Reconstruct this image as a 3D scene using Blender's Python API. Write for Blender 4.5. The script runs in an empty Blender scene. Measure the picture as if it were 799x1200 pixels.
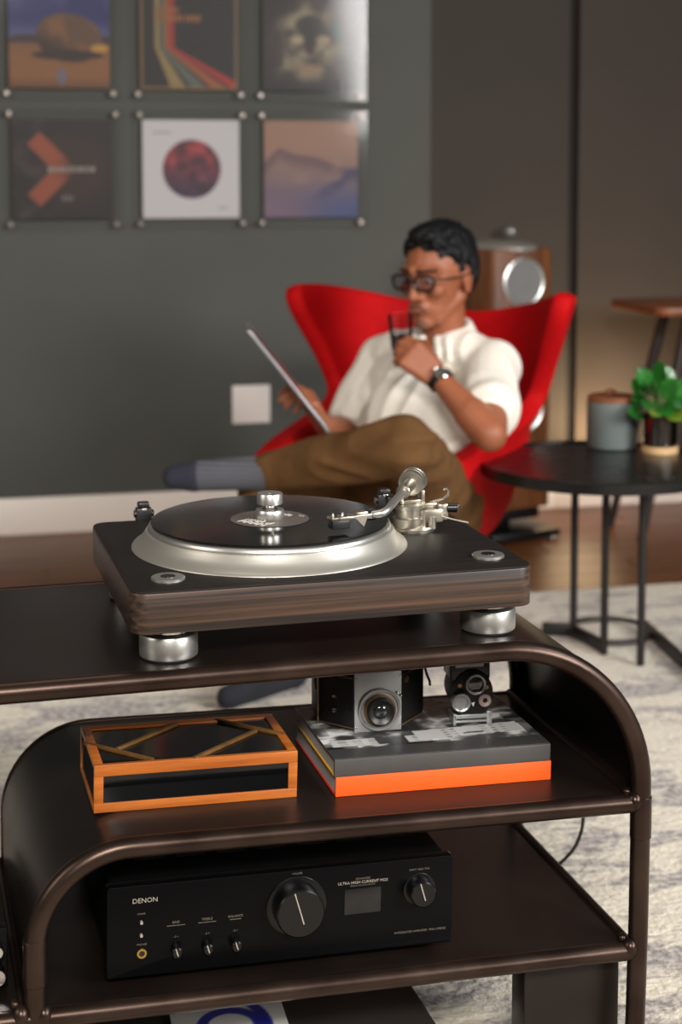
import bpy, bmesh, math, random
import numpy as np
from mathutils import Vector, Matrix, noise
random.seed(3)
PI = math.pi
SC = bpy.context.scene
COL = SC.collection

# ------------------------------------------------------------------ camera, world, lights, exposure
cd = bpy.data.cameras.new('camera'); cam = bpy.data.objects.new('camera', cd); COL.objects.link(cam)
SC.camera = cam
cam.location = (-0.258, -1.833, 1.17)
cam.rotation_euler = (math.radians(90 - 5.08), 0, math.radians(-15.508))
cd.sensor_fit = 'VERTICAL'; cd.sensor_height = 36.0; cd.sensor_width = 24.0
cd.lens = 36.0 * 1901.8 / 1200
cd.shift_y = -(600 - 363.7) / 1200
cd.clip_start = 0.05
cd.dof.use_dof = True; cd.dof.focus_distance = 2.03; cd.dof.aperture_fstop = 4.0

wd = bpy.data.worlds.new('world'); SC.world = wd; wd.use_nodes = True
wd.node_tree.nodes['Background'].inputs[0].default_value = (1.0, 0.93, 0.86, 1)
wd.node_tree.nodes['Background'].inputs[1].default_value = 0.05

def lamp(name, kind, loc, target, power, color, size=(0.5, 0.5), spot=60, blend=0.6, rad=0.05, spread=180):
    l = bpy.data.lights.new(name, kind); o = bpy.data.objects.new(name, l); COL.objects.link(o)
    o.location = loc
    d = Vector(target) - Vector(loc); o.rotation_euler = d.to_track_quat('-Z', 'Y').to_euler()
    l.energy = power; l.color = color
    if kind == 'AREA':
        l.shape = 'RECTANGLE'; l.size, l.size_y = size; l.spread = math.radians(spread)
    elif kind == 'SPOT':
        l.spot_size = math.radians(spot); l.spot_blend = blend; l.shadow_soft_size = rad
    else:
        l.shadow_soft_size = rad
    return o
# daylight through a window on the right of the camera, room lamp on the left, ceiling light, floor uplight by the far wall
lamp('key_window', 'AREA', (3.1, -2.8, 1.95), (0.4, 0.6, 0.5), 64, (1.0, 0.97, 0.93), (1.7, 1.1), spread=110)
lamp('front_fill_light', 'AREA', (-0.45, -3.6, 2.9), (0.35, 0.3, 0.5), 66, (1.0, 0.95, 0.89), (1.3, 0.5), spread=100)  # added fill behind the camera to brighten the shelves
lamp('window_light', 'AREA', (2.6, -0.9, 1.95), (0.8, 1.9, 0.6), 30, (0.93, 0.96, 1.0), (1.1, 1.5), spread=120)
lamp('left_room_light', 'AREA', (-2.4, -0.3, 1.9), (0.3, 2.2, 0.7), 20, (1.0, 0.93, 0.85), (1.0, 1.2), spread=130)
lamp('ceiling_light', 'AREA', (0.2, 0.9, 2.7), (0.2, 0.9, 0), 6, (1.0, 0.86, 0.7), (0.9, 0.9))
lamp('floor_uplight', 'SPOT', (2.05, 3.06, 0.12), (2.06, 3.27, 0.65), 40, (1.0, 0.72, 0.42), spot=130, blend=1.0, rad=0.05)
lamp('floor_glow', 'POINT', (1.90, 3.04, 0.24), (0, 0, 0), 2.2, (1.0, 0.7, 0.4), rad=0.12)

SC.view_settings.view_transform = 'Standard'; SC.view_settings.look = 'None'
SC.view_settings.exposure = -0.08; SC.view_settings.gamma = 1.0; SC.view_settings.use_curve_mapping = False

# ------------------------------------------------------------------ materials
def S(r, g, b):
    f = lambda c: (c / 255 / 12.92) if c / 255 <= 0.04045 else ((c / 255 + 0.055) / 1.055) ** 2.4
    return (f(r), f(g), f(b), 1.0)
class NT:
    def __init__(s, name):
        s.m = bpy.data.materials.new(name); s.m.use_nodes = True; s.t = s.m.node_tree
        s.p = s.t.nodes['Principled BSDF']; s.out = s.t.nodes['Material Output']
    def n(s, typ, **k):
        nd = s.t.nodes.new(typ)
        for a, v in k.items():
            if a[0] == '_': nd.inputs[int(a[1:])].default_value = v
            else: setattr(nd, a, v)
        return nd
    def l(s, a, b): s.t.links.new(a, b)
def mat(name, col, rough=0.5, metal=0.0, var=0.0, scale=20, bump=0.0, bscale=200, spec=0.5, stretch=(1, 1, 1), col2=None, coat=0.0, sheen=0.0, rvar=0.0):
    N = NT(name); p = N.p
    p.inputs['Base Color'].default_value = col; p.inputs['Roughness'].default_value = rough
    p.inputs['Metallic'].default_value = metal; p.inputs['Specular IOR Level'].default_value = spec
    p.inputs['Coat Weight'].default_value = coat; p.inputs['Sheen Weight'].default_value = sheen
    tc = N.n('ShaderNodeTexCoord'); mp = N.n('ShaderNodeMapping'); mp.inputs['Scale'].default_value = stretch
    N.l(tc.outputs['Object'], mp.inputs[0])
    if var > 0 or col2 or rvar:
        nz = N.n('ShaderNodeTexNoise'); nz.inputs['Scale'].default_value = scale; nz.inputs['Detail'].default_value = 6
        N.l(mp.outputs[0], nz.inputs['Vector'])
        if var > 0 or col2:
            rp = N.n('ShaderNodeValToRGB'); e = rp.color_ramp.elements
            e[0].position = 0.35; e[1].position = 0.68
            c2 = col2 or tuple(min(1, c * (1 + var)) for c in col[:3]) + (1,)
            e[0].color = col if col2 else tuple(c * (1 - var) for c in col[:3]) + (1,); e[1].color = c2
            N.l(nz.outputs['Fac'], rp.inputs[0]); N.l(rp.outputs[0], p.inputs['Base Color'])
        if rvar:
            mr = N.n('ShaderNodeMapRange'); mr.inputs[3].default_value = rough - rvar; mr.inputs[4].default_value = rough + rvar
            N.l(nz.outputs['Fac'], mr.inputs[0]); N.l(mr.outputs[0], p.inputs['Roughness'])
    if bump > 0:
        n2 = N.n('ShaderNodeTexNoise'); n2.inputs['Scale'].default_value = bscale; n2.inputs['Detail'].default_value = 3
        N.l(mp.outputs[0], n2.inputs['Vector'])
        b = N.n('ShaderNodeBump'); b.inputs['Strength'].default_value = bump; b.inputs['Distance'].default_value = 0.002
        N.l(n2.outputs['Fac'], b.inputs['Height']); N.l(b.outputs[0], p.inputs['Normal'])
    return N.m
def clear(name, tint=(1, 1, 1, 1), rough=0.02, f0=1.45, maxr=1.0):
    N = NT(name); t = N.n('ShaderNodeBsdfTransparent'); t.inputs[0].default_value = tint
    g = N.n('ShaderNodeBsdfGlossy'); g.inputs['Roughness'].default_value = rough
    fr = N.n('ShaderNodeFresnel'); fr.inputs[0].default_value = f0
    mx = N.n('ShaderNodeMixShader'); N.l(fr.outputs[0], mx.inputs[0]); N.l(t.outputs[0], mx.inputs[1]); N.l(g.outputs[0], mx.inputs[2])
    N.l(mx.outputs[0], N.out.inputs[0]); return N.m
def printed(name, rough=0.5, spec=0.4):
    N = NT(name); a = N.n('ShaderNodeAttribute', attribute_name='print'); N.l(a.outputs['Color'], N.p.inputs['Base Color'])
    N.p.inputs['Roughness'].default_value = rough; N.p.inputs['Specular IOR Level'].default_value = spec
    return N.m

WALL = mat('wall_paint', S(80, 81, 77), 0.8, var=0.04, scale=3, bump=0.08, bscale=300, spec=0.2)
PANEL = mat('panel_paint', S(60, 55, 50), 0.75, var=0.04, scale=3, bump=0.1, bscale=300, spec=0.2)
RWALL = mat('right_wall_dimmed_paint', S(64, 57, 52), 0.75, var=0.04, scale=3, bump=0.1, bscale=300, spec=0.2)  # colour darkened to stand in for the light falling off to the right
BASEB = mat('baseboard_paint', S(238, 228, 218), 0.45, var=0.02, scale=3)
GAP = mat('dark_gap', S(25, 23, 21), 0.9)
def wood(name, dark, light, rough, stretch, scale=1.0, contrast=(0.35, 0.7), coat=0.0):
    N = NT(name); tc = N.n('ShaderNodeTexCoord'); mp = N.n('ShaderNodeMapping'); mp.inputs['Scale'].default_value = stretch
    N.l(tc.outputs['Object'], mp.inputs[0])
    nz = N.n('ShaderNodeTexNoise'); nz.inputs['Scale'].default_value = scale; nz.inputs['Detail'].default_value = 8; nz.inputs['Roughness'].default_value = 0.65
    N.l(mp.outputs[0], nz.inputs['Vector'])
    rp = N.n('ShaderNodeValToRGB'); e = rp.color_ramp.elements; e[0].position, e[1].position = contrast; e[0].color = dark; e[1].color = light
    N.l(nz.outputs['Fac'], rp.inputs[0]); N.l(rp.outputs[0], N.p.inputs['Base Color'])
    N.p.inputs['Roughness'].default_value = rough; N.p.inputs['Coat Weight'].default_value = coat
    b = N.n('ShaderNodeBump'); b.inputs['Strength'].default_value = 0.08; b.inputs['Distance'].default_value = 0.001
    N.l(nz.outputs['Fac'], b.inputs['Height']); N.l(b.outputs[0], N.p.inputs['Normal'])
    return N.m
PLANK = wood('oak_floor', S(88, 49, 21), S(126, 73, 33), 0.38, (1.5, 14, 14), 2.0)
EBONY = wood('ebony_veneer', S(26, 21, 19), S(96, 70, 53), 0.42, (0.8, 55, 95), 1.6, (0.4, 0.8))
EBSHADE = wood('ebony_veneer_shaded', S(17, 15, 14), S(36, 30, 27), 0.5, (0.8, 60, 60), 1.6, (0.35, 0.8))  # same ebony veneer, with the shade on the plinth top put into its colour
EBSHADE.node_tree.nodes['Principled BSDF'].inputs['Specular IOR Level'].default_value = 0.25
STEEL = mat('bronzed_steel', S(25, 19, 16), 0.36, 0.3, scale=7, col2=S(36, 28, 24), rvar=0.08, bump=0.05, bscale=60)
TUBE = mat('bronzed_tube', S(54, 41, 35), 0.32, 0.8, scale=12, col2=S(72, 57, 49), rvar=0.1, bump=0.06, bscale=50)
WELD = mat('weld_metal', S(120, 100, 85), 0.35, 0.9, var=0.3, scale=120, bump=0.4, bscale=150)
ALU = mat('satin_aluminium', S(196, 194, 188), 0.34, 0.9, rvar=0.04, scale=30)
ALUB = mat('pearl_aluminium', S(196, 192, 182), 0.38, 0.8)
CHROME = mat('chrome', S(215, 214, 212), 0.12, 1.0)
DKCHR = mat('dark_chrome', S(90, 90, 92), 0.25, 1.0)
BLACK = mat('black_plastic', S(18, 18, 18), 0.4)
RUBBER = mat('black_rubber', S(14, 14, 14), 0.7)
BLKMET = mat('black_metal', S(20, 20, 20), 0.35, 0.3)
CREAMP = mat('cream_metal', S(176, 169, 155), 0.3, 0.92)
VINYL = None
def vinyl():
    N = NT('vinyl'); p = N.p; p.inputs['Base Color'].default_value = S(12, 12, 12); p.inputs['Roughness'].default_value = 0.1
    p.inputs['Anisotropic'].default_value = 0.0; p.inputs['Specular IOR Level'].default_value = 0.45; return N.m
VINYL = vinyl()
LABEL = mat('record_label', S(88, 80, 75), 0.55, var=0.05)
AMPP = mat('amp_print', S(96, 88, 78), 0.6)
WHITEP = mat('white_print', S(225, 222, 215), 0.6)
DIMP = mat('dim_print', S(150, 140, 128), 0.6)
GOLD = mat('gold_ring', S(200, 160, 80), 0.3, 0.9)
BOXW = wood('honey_wood', S(150, 76, 24), S(192, 110, 40), 0.38, (3, 60, 60), 1.5)
SLATW = wood('olive_wood_inlay', S(84, 58, 26), S(116, 82, 40), 0.45, (30, 30, 30), 1.5)
BOXG = mat('black_glass', S(8, 9, 10), 0.06)
ORANGE = mat('orange_cloth', S(236, 90, 18), 0.55, var=0.03, scale=60, bump=0.1, bscale=900)
GREYBK = mat('charcoal_cover', S(74, 71, 69), 0.4, var=0.04, scale=40)
YELLOW = mat('yellow_board', S(214, 158, 30), 0.5)
REDB = mat('red_board', S(196, 52, 40), 0.5)
PAPER = mat('page_edges', S(196, 190, 186), 0.8, var=0.12, scale=1.0, stretch=(1, 1, 900))
LEATHER = mat('black_leather', S(17, 17, 17), 0.5, bump=0.5, bscale=500)
SILVER = mat('worn_silver', S(176, 178, 178), 0.38, 0.75, var=0.08, scale=40)
LENS = mat('lens_glass', S(42, 44, 46), 0.04, 0.3, coat=1.0)
BRASS = mat('aged_brass', S(150, 126, 96), 0.4, 0.8)
DARKAMP = mat('amp_front', S(6, 6, 7), 0.3, spec=0.12)
AMPTOP = mat('amp_case', S(6, 6, 6), 0.5, spec=0.15, bump=0.1, bscale=900)
RED = mat('red_wool', S(178, 5, 10), 0.75, var=0.06, scale=30, bump=0.3, bscale=700, sheen=0.0, spec=0.15)
SKIN = mat('skin', S(146, 86, 58), 0.5, var=0.08, scale=14, spec=0.4)
LIP = mat('lips', S(140, 78, 62), 0.5)
HAIR = mat('black_hair', S(13, 13, 15), 0.6, spec=0.25, var=0.3, scale=60, bump=0.5, bscale=200, stretch=(1, 1, 1))
STUB = mat('stubble', S(110, 72, 54), 0.7, var=0.15, scale=300)
SHIRT = mat('white_knit', S(232, 225, 212), 0.85, var=0.02, scale=60, bump=0.35, bscale=350, spec=0.2)
CORD = mat('brown_corduroy', S(94, 66, 38), 0.85, var=0.12, scale=25, bump=0.3, bscale=300, spec=0.15)
def ribs(name, c1, c2):
    N = NT(name); tc = N.n('ShaderNodeTexCoord'); w = N.n('ShaderNodeTexWave', wave_type='BANDS', bands_direction='Z'); w.inputs['Scale'].default_value = 32
    w.inputs['Distortion'].default_value = 0.6
    N.l(tc.outputs['Object'], w.inputs[0]); rp = N.n('ShaderNodeValToRGB'); rp.color_ramp.elements[0].color = c1; rp.color_ramp.elements[1].color = c2
    N.l(w.outputs['Fac'], rp.inputs[0]); N.l(rp.outputs[0], N.p.inputs['Base Color']); N.p.inputs['Roughness'].default_value = 0.9
    b = N.n('ShaderNodeBump'); b.inputs['Strength'].default_value = 0.4; b.inputs['Distance'].default_value = 0.002; N.l(w.outputs['Fac'], b.inputs['Height']); N.l(b.outputs[0], N.p.inputs['Normal'])
    return N.m
SOCK = ribs('grey_ribbed_sock', S(58, 59, 65), S(86, 86, 92))
SOCKT = mat('navy_sock_toe', S(34, 35, 48), 0.9, bump=0.3, bscale=400)
SPECS = mat('dark_frame', S(24, 18, 18), 0.25)
EYELENS = clear('spectacle_lens', (0.86, 0.84, 0.92, 1), 0.02, 1.5)
CUP = clear('drinking_glass', (0.95, 0.95, 0.96, 1), 0.02, 1.35)
WINE = mat('dark_drink', S(52, 14, 14), 0.1)
TABLET = mat('tablet_metal', S(150, 150, 152), 0.3, 0.9)
SCREEN = mat('dark_screen', S(16, 18, 22), 0.12)
TBLACK = mat('table_black_metal', S(24, 23, 23), 0.28, 0.2, rvar=0.06, scale=14)
LEGBLK = mat('table_leg_steel', S(44, 42, 41), 0.45, 0.5)
CERAM = mat('blue_grey_stoneware', S(90, 98, 96), 0.6, var=0.06, scale=25, bump=0.1, bscale=120)
LIDW = wood('walnut_lid', S(98, 55, 30), S(140, 84, 48), 0.5, (6, 40, 40), 1.5)
SOIL = mat('soil', S(42, 32, 26), 0.95, var=0.4, scale=150, bump=0.8, bscale=200)
PALEW = wood('pale_wood', S(186, 148, 104), S(206, 172, 128), 0.5, (6, 40, 40), 1.5)
LEAFM = mat('leaf_green', S(36, 100, 34), 0.25, var=0.4, scale=18)
LEAFY = mat('leaf_yellow_green', S(104, 132, 40), 0.35, var=0.2, scale=18)
STEM = mat('stem_green', S(84, 112, 50), 0.5)
VASE = clear('planter_glass', (0.90, 0.90, 0.88, 1), 0.03, 1.5)
SPKW = wood('rosewood_cabinet', S(78, 42, 20), S(122, 72, 34), 0.5, (30, 30, 2.2), 1.2, coat=0.0)
CONE = mat('silver_cone', S(112, 111, 110), 0.6, 0.0, bump=0.1, bscale=800)
SPKTOP = mat('speaker_top_leather', S(150, 144, 136), 0.35, 0.4)
STOOLW = wood('stool_wood', S(110, 58, 32), S(150, 84, 48), 0.4, (3, 40, 40), 1.5)
DKWOOD = mat('dark_stained_leg', S(42, 28, 24), 0.5)
PLATE = mat('white_plate', S(224, 214, 208), 0.5)
ACRYL = clear('acrylic', (0.985, 0.985, 0.985, 1), 0.08, 1.33)
STUD = mat('steel_standoff', S(150, 140, 132), 0.3, 0.9)
PRINT = printed('cover_print', 0.5, 0.4)
BKPRINT = printed('book_jacket_print', 0.35, 0.5)
CABLE = mat('cable_rubber', S(16, 15, 15), 0.5)
CRATE = mat('dark_board', S(34, 28, 25), 0.6, var=0.1, scale=12)
def rugmat():
    N = NT('wool_rug'); p = N.p; p.inputs['Roughness'].default_value = 0.95; p.inputs['Specular IOR Level'].default_value = 0.1; p.inputs['Sheen Weight'].default_value = 0.2
    tc = N.n('ShaderNodeTexCoord'); mp = N.n('ShaderNodeMapping'); mp.inputs['Scale'].default_value = (2.2, 5.0, 1); mp.inputs['Rotation'].default_value = (0, 0, 0.12)
    N.l(tc.outputs['Object'], mp.inputs[0])
    n1 = N.n('ShaderNodeTexNoise'); n1.inputs['Scale'].default_value = 1.7; n1.inputs['Detail'].default_value = 8; n1.inputs['Roughness'].default_value = 0.68; n1.inputs['Distortion'].default_value = 0.9
    N.l(mp.outputs[0], n1.inputs['Vector'])
    r1 = N.n('ShaderNodeValToRGB'); e = r1.color_ramp.elements; e[0].position = 0.49; e[1].position = 0.56; e[0].color = (0, 0, 0, 1); e[1].color = (1, 1, 1, 1)
    N.l(n1.outputs['Fac'], r1.inputs[0])
    n2 = N.n('ShaderNodeTexNoise'); n2.inputs['Scale'].default_value = 70; n2.inputs['Detail'].default_value = 4
    N.l(tc.outputs['Object'], n2.inputs['Vector'])
    r2 = N.n('ShaderNodeValToRGB'); e = r2.color_ramp.elements; e[0].position = 0.38; e[1].position = 0.62; e[0].color = S(124, 116, 114); e[1].color = S(182, 172, 164)
    N.l(n2.outputs['Fac'], r2.inputs[0])
    r3 = N.n('ShaderNodeValToRGB'); e = r3.color_ramp.elements; e[0].position = 0.3; e[1].position = 0.7; e[0].color = S(196, 186, 166); e[1].color = S(216, 207, 190)
    N.l(n2.outputs['Fac'], r3.inputs[0])
    mx = N.n('ShaderNodeMix', data_type='RGBA'); N.l(r1.outputs[0], mx.inputs[0]); N.l(r3.outputs[0], mx.inputs[6]); N.l(r2.outputs[0], mx.inputs[7])
    N.l(mx.outputs[2], p.inputs['Base Color'])
    b = N.n('ShaderNodeBump'); b.inputs['Strength'].default_value = 0.7; b.inputs['Distance'].default_value = 0.01; N.l(n2.outputs['Fac'], b.inputs['Height']); N.l(b.outputs[0], p.inputs['Normal'])
    return N.m
RUG = rugmat()

# ------------------------------------------------------------------ mesh helpers
def V(*a): return Vector(a[0]) if len(a) == 1 else Vector(a)
def basis(d, up=(0, 0, 1)):
    z = V(d).normalized(); u = V(up)
    if abs(z.dot(u)) > 0.98: u = V((0, 1, 0))
    x = u.cross(z).normalized(); y = z.cross(x)
    return Matrix((x, y, z)).transposed()
class B:
    def __init__(s): s.bm = bmesh.new()
    def box(s, x0, x1, y0, y1, z0, z1, bev=0.0, M=None, seg=2):
        t = bmesh.new(); bmesh.ops.create_cube(t, size=1)
        for v in t.verts: v.co = V(((x0 + x1) / 2 + v.co.x * (x1 - x0), (y0 + y1) / 2 + v.co.y * (y1 - y0), (z0 + z1) / 2 + v.co.z * (z1 - z0)))
        if bev > 0: bmesh.ops.bevel(t, geom=t.edges[:], offset=bev, segments=seg, affect='EDGES', profile=0.5)
        return s.add(t, M)
    def add(s, t, M=None):
        if M is not None: bmesh.ops.transform(t, matrix=M, verts=t.verts[:])
        me = bpy.data.meshes.new('tmp'); t.to_mesh(me); t.free(); s.bm.from_mesh(me); bpy.data.meshes.remove(me); return s
    def lathe(s, prof, n=48, M=None, cap=True):
        t = bmesh.new(); rings = []
        for r, z in prof:
            if r < 1e-6: rings.append([t.verts.new((0, 0, z))])
            else: rings.append([t.verts.new((r * math.cos(2 * PI * k / n), r * math.sin(2 * PI * k / n), z)) for k in range(n)])
        for a, b in zip(rings, rings[1:]):
            for k in range(n):
                q = [a[k % len(a)], a[(k + 1) % n % len(a)], b[(k + 1) % n % len(b)], b[k % len(b)]]
                q = list(dict.fromkeys(q))
                if len(q) > 2: t.faces.new(q)
        if cap:
            for rg in (rings[0], rings[-1]):
                if len(rg) > 2: t.faces.new(rg)
        bmesh.ops.recalc_face_normals(t, faces=t.faces[:])
        return s.add(t, M)
    def cyl(s, p, q, r, r2=None, n=20, bev=0.0):
        p, q = V(p), V(q); h = (q - p).length; r2 = r if r2 is None else r2
        prof = [(r, 0), (r2, h)] if bev <= 0 else [(r - bev, 0), (r, bev), (r2, h - bev), (r2 - bev, h)]
        return s.lathe(prof, n, Matrix.Translation(p) @ basis(q - p).to_4x4())
    def tube(s, pts, r, n=12, closed=False):
        pts = [V(p) for p in pts]; t = bmesh.new(); rings = []; N = len(pts)
        d0 = (pts[1] - pts[0]).normalized(); up = V((0, 0, 1)) if abs(d0.z) < 0.9 else V((0, 1, 0)); x = up.cross(d0).normalized()
        for i, p in enumerate(pts):
            if closed: d = (pts[(i + 1) % N] - pts[i - 1]).normalized()
            else: d = (pts[min(i + 1, N - 1)] - pts[max(i - 1, 0)]).normalized()
            x = (x - d * x.dot(d)).normalized(); y = d.cross(x); rr = r[i] if isinstance(r, (list, tuple)) else r
            rings.append([t.verts.new(p + rr * (math.cos(2 * PI * k / n) * x + math.sin(2 * PI * k / n) * y)) for k in range(n)])
        pr = list(zip(rings, rings[1:])) + ([(rings[-1], rings[0])] if closed else [])
        for a, b in pr:
            for k in range(n): t.faces.new([a[k], a[(k + 1) % n], b[(k + 1) % n], b[k]])
        if not closed: t.faces.new(rings[0][::-1]); t.faces.new(rings[-1])
        bmesh.ops.recalc_face_normals(t, faces=t.faces[:])
        return s.add(t)
    def ball(s, c, rx, ry=None, rz=None, R=None, u=20, v=14):
        t = bmesh.new(); bmesh.ops.create_uvsphere(t, u_segments=u, v_segments=v, radius=1)
        D = Matrix.Diagonal((rx, ry or rx, rz or rx, 1))
        return s.add(t, Matrix.Translation(V(c)) @ (R.to_4x4() if R is not None else Matrix()) @ D)
    def caps(s, p, q, r1, r2, n=16, sq=1.0, flat=None):
        """tapered capsule; sq squashes along the axis direction 'flat'"""
        p, q = V(p), V(q); h = (q - p).length; prof = []
        for k in range(6): a = PI / 2 * (1 - k / 5); prof.append((r1 * math.cos(a), -r1 * math.sin(a)))
        for k in range(6): a = PI / 2 * k / 5; prof.append((r2 * math.cos(a), h + r2 * math.sin(a)))
        bs = basis(q - p, flat or (0, 0, 1)); D = Matrix.Diagonal((1, sq, 1, 1))
        return s.lathe(prof, n, Matrix.Translation(p) @ bs.to_4x4() @ D, cap=False)
    def prism(s, poly, z0, z1, bev=0.0, M=None, seg=2):
        t = bmesh.new(); a = [t.verts.new((x, y, z0)) for x, y in poly]; b = [t.verts.new((x, y, z1)) for x, y in poly]; n = len(poly)
        t.faces.new(a[::-1]); t.faces.new(b)
        for k in range(n): t.faces.new([a[k], a[(k + 1) % n], b[(k + 1) % n], b[k]])
        bmesh.ops.recalc_face_normals(t, faces=t.faces[:])
        if bev > 0:
            ed = [e for e in t.edges if abs(e.verts[0].co.z - e.verts[1].co.z) < 1e-6]
            bmesh.ops.bevel(t, geom=ed, offset=bev, segments=seg, affect='EDGES', profile=0.5)
        return s.add(t, M)
    def poly(s, verts, faces, M=None):
        t = bmesh.new(); vs = [t.verts.new(v) for v in verts]
        for f in faces: t.faces.new([vs[i] for i in f])
        return s.add(t, M)
    def out(s, name, m, parent=None, smooth=35, loc=None, M=None, **props):
        me = bpy.data.meshes.new(name)
        if M is not None: bmesh.ops.transform(s.bm, matrix=M, verts=s.bm.verts[:])
        s.bm.to_mesh(me); s.bm.free()
        if smooth:
            for p in me.polygons: p.use_smooth = True
            me.set_sharp_from_angle(angle=math.radians(smooth))
        o = bpy.data.objects.new(name, me); COL.objects.link(o)
        me.materials.append(m)
        if parent is not None: o.parent = parent
        if loc: o.location = loc
        for k, v in props.items(): o[k] = v
        return o
def thing(name, label, cat, loc=(0, 0, 0), rot=(0, 0, 0), group=None):
    o = bpy.data.objects.new(name, None); COL.objects.link(o); o.location = loc; o.rotation_euler = rot
    o.empty_display_size = 0.05; o['label'] = label; o['category'] = cat
    if group: o['group'] = group
    return o
def dup(root, loc, rot=None, label=None):
    r = root.copy(); COL.objects.link(r); r.location = loc
    if rot is not None: r.rotation_euler = rot
    if label: r['label'] = label
    for ch in list(root.children):
        c = ch.copy(); COL.objects.link(c); c.parent = r
        for g in ch.children:
            d = g.copy(); COL.objects.link(d); d.parent = c
    return r
def tag(o, label, cat, group=None):
    o['label'] = label; o['category'] = cat
    if group: o['group'] = group
    return o
def rrect(x0, x1, y0, y1, r, n=6):
    pts = []
    for cx, cy, a0 in ((x1 - r, y0 + r, -PI / 2), (x1 - r, y1 - r, 0), (x0 + r, y1 - r, PI / 2), (x0 + r, y0 + r, PI)):
        for k in range(n + 1): a = a0 + PI / 2 * k / n; pts.append((cx + r * math.cos(a), cy + r * math.sin(a)))
    return pts
def text(body, size, m, parent, M, name='lettering', align='LEFT', ext=0.0001):
    cu = bpy.data.curves.new('t', 'FONT'); cu.body = body; cu.size = size; cu.align_x = align; cu.extrude = ext; cu.resolution_u = 2
    o = bpy.data.objects.new('t', cu); COL.objects.link(o)
    dg = bpy.context.evaluated_depsgraph_get(); me = bpy.data.meshes.new_from_object(o.evaluated_get(dg))
    bpy.data.objects.remove(o); bpy.data.curves.remove(cu); me.transform(M); me.materials.clear(); me.materials.append(m)
    q = bpy.data.objects.new(name, me); COL.objects.link(q); q.parent = parent; return q
FRONT = Matrix(((1, 0, 0, 0), (0, 0, -1, 0), (0, 1, 0, 0), (0, 0, 0, 1)))   # XY drawing -> XZ facing -Y
def print_sheet(name, w, h, nx, ny, fn, M, parent, m, th=0.002, dim=1.0):
    """flat print: colours per vertex on a thin slab whose top (+Z) carries the picture"""
    xs = np.linspace(0, w, nx + 1); ys = np.linspace(0, h, ny + 1)
    verts = [(x, y, 0) for y in ys for x in xs]; W = nx + 1
    faces = [(j * W + i, j * W + i + 1, (j + 1) * W + i + 1, (j + 1) * W + i) for j in range(ny) for i in range(nx)]
    n0 = len(verts); verts += [(0, 0, -th), (w, 0, -th), (w, h, -th), (0, h, -th)]
    c = [0, nx, ny * W + nx, ny * W]
    faces += [(n0 + 3, n0 + 2, n0 + 1, n0)]
    for k in range(4):
        run = ([i for i in range(nx + 1)], [j * W + nx for j in range(ny + 1)], [ny * W + i for i in range(nx, -1, -1)], [j * W for j in range(ny, -1, -1)])[k]
        faces.append(tuple(run[::-1]) + (n0 + k, n0 + (k + 1) % 4))
    me = bpy.data.meshes.new(name); me.from_pydata(verts, [], faces); me.transform(M)
    at = me.color_attributes.new('print', 'FLOAT_COLOR', 'POINT')
    uu, vv = np.meshgrid(np.linspace(0, 1, nx + 1), np.linspace(0, 1, ny + 1))
    rgb = fn(uu, vv).reshape(-1, 3) / 255.0 * dim
    lin = np.where(rgb <= 0.04045, rgb / 12.92, ((np.clip(rgb, 0, 1) + 0.055) / 1.055) ** 2.4)
    full = np.ones((len(verts), 4)); full[:n0, :3] = lin; full[n0:, :3] = 0.1
    at.data.foreach_set('color', full.ravel())
    me.materials.append(m); o = bpy.data.objects.new(name, me); COL.objects.link(o); o.parent = parent; return o
def vnoise(u, v, f, seed=0, octv=4):
    rs = np.random.RandomState(seed); tot = np.zeros_like(u); amp = 1; s = 0
    for k in range(octv):
        n = int(f * 2 ** k) + 2; g = rs.rand(n + 1, n + 1); x = u * (n - 1); y = v * (n - 1)
        i = np.clip(x.astype(int), 0, n - 1); j = np.clip(y.astype(int), 0, n - 1); a = x - i; b = y - j
        a = a * a * (3 - 2 * a); b = b * b * (3 - 2 * b)
        tot += amp * (g[j, i] * (1 - a) * (1 - b) + g[j, i + 1] * a * (1 - b) + g[j + 1, i] * (1 - a) * b + g[j + 1, i + 1] * a * b); s += amp; amp *= 0.5
    return tot / s
def mixc(base, mask, col): return base * (1 - mask[..., None]) + np.array(col, float) * mask[..., None]
def sstep(a, b, x): t = np.clip((x - a) / (b - a), 0, 1); return t * t * (3 - 2 * t)
def blob(name, b, m, parent, voxel, smooth=4, fac=0.5, fold=0.0, dirn=(1, 1, 1)):
    """fuse the closed pieces in b into one continuous surface"""
    me = bpy.data.meshes.new(name); b.bm.to_mesh(me); b.bm.free(); o = bpy.data.objects.new(name, me); COL.objects.link(o)
    r = o.modifiers.new('r', 'REMESH'); r.mode = 'VOXEL'; r.voxel_size = voxel; r.use_smooth_shade = True
    if smooth: s = o.modifiers.new('s', 'SMOOTH'); s.factor = fac; s.iterations = smooth
    dg = bpy.context.evaluated_depsgraph_get(); nm = bpy.data.meshes.new_from_object(o.evaluated_get(dg))
    bpy.data.objects.remove(o); bpy.data.meshes.remove(me); nm.name = name
    if fold:
        for v, n in [(v, v.normal.copy()) for v in nm.vertices]:
            c = v.co; q = V((c.x * dirn[0], c.y * dirn[1], c.z * dirn[2])); q = q + V((noise.noise(q * 0.6), noise.noise(q * 0.6 + V((7, 1, 3))), noise.noise(q * 0.6 + V((2, 9, 5))))) * 0.8
            v.co = c + n * fold * (1 - 2.2 * abs(noise.noise(q)))
    for p in nm.polygons: p.use_smooth = True
    nm.materials.clear(); nm.materials.append(m)
    q = bpy.data.objects.new(name, nm); COL.objects.link(q); q.parent = parent; return q

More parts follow.
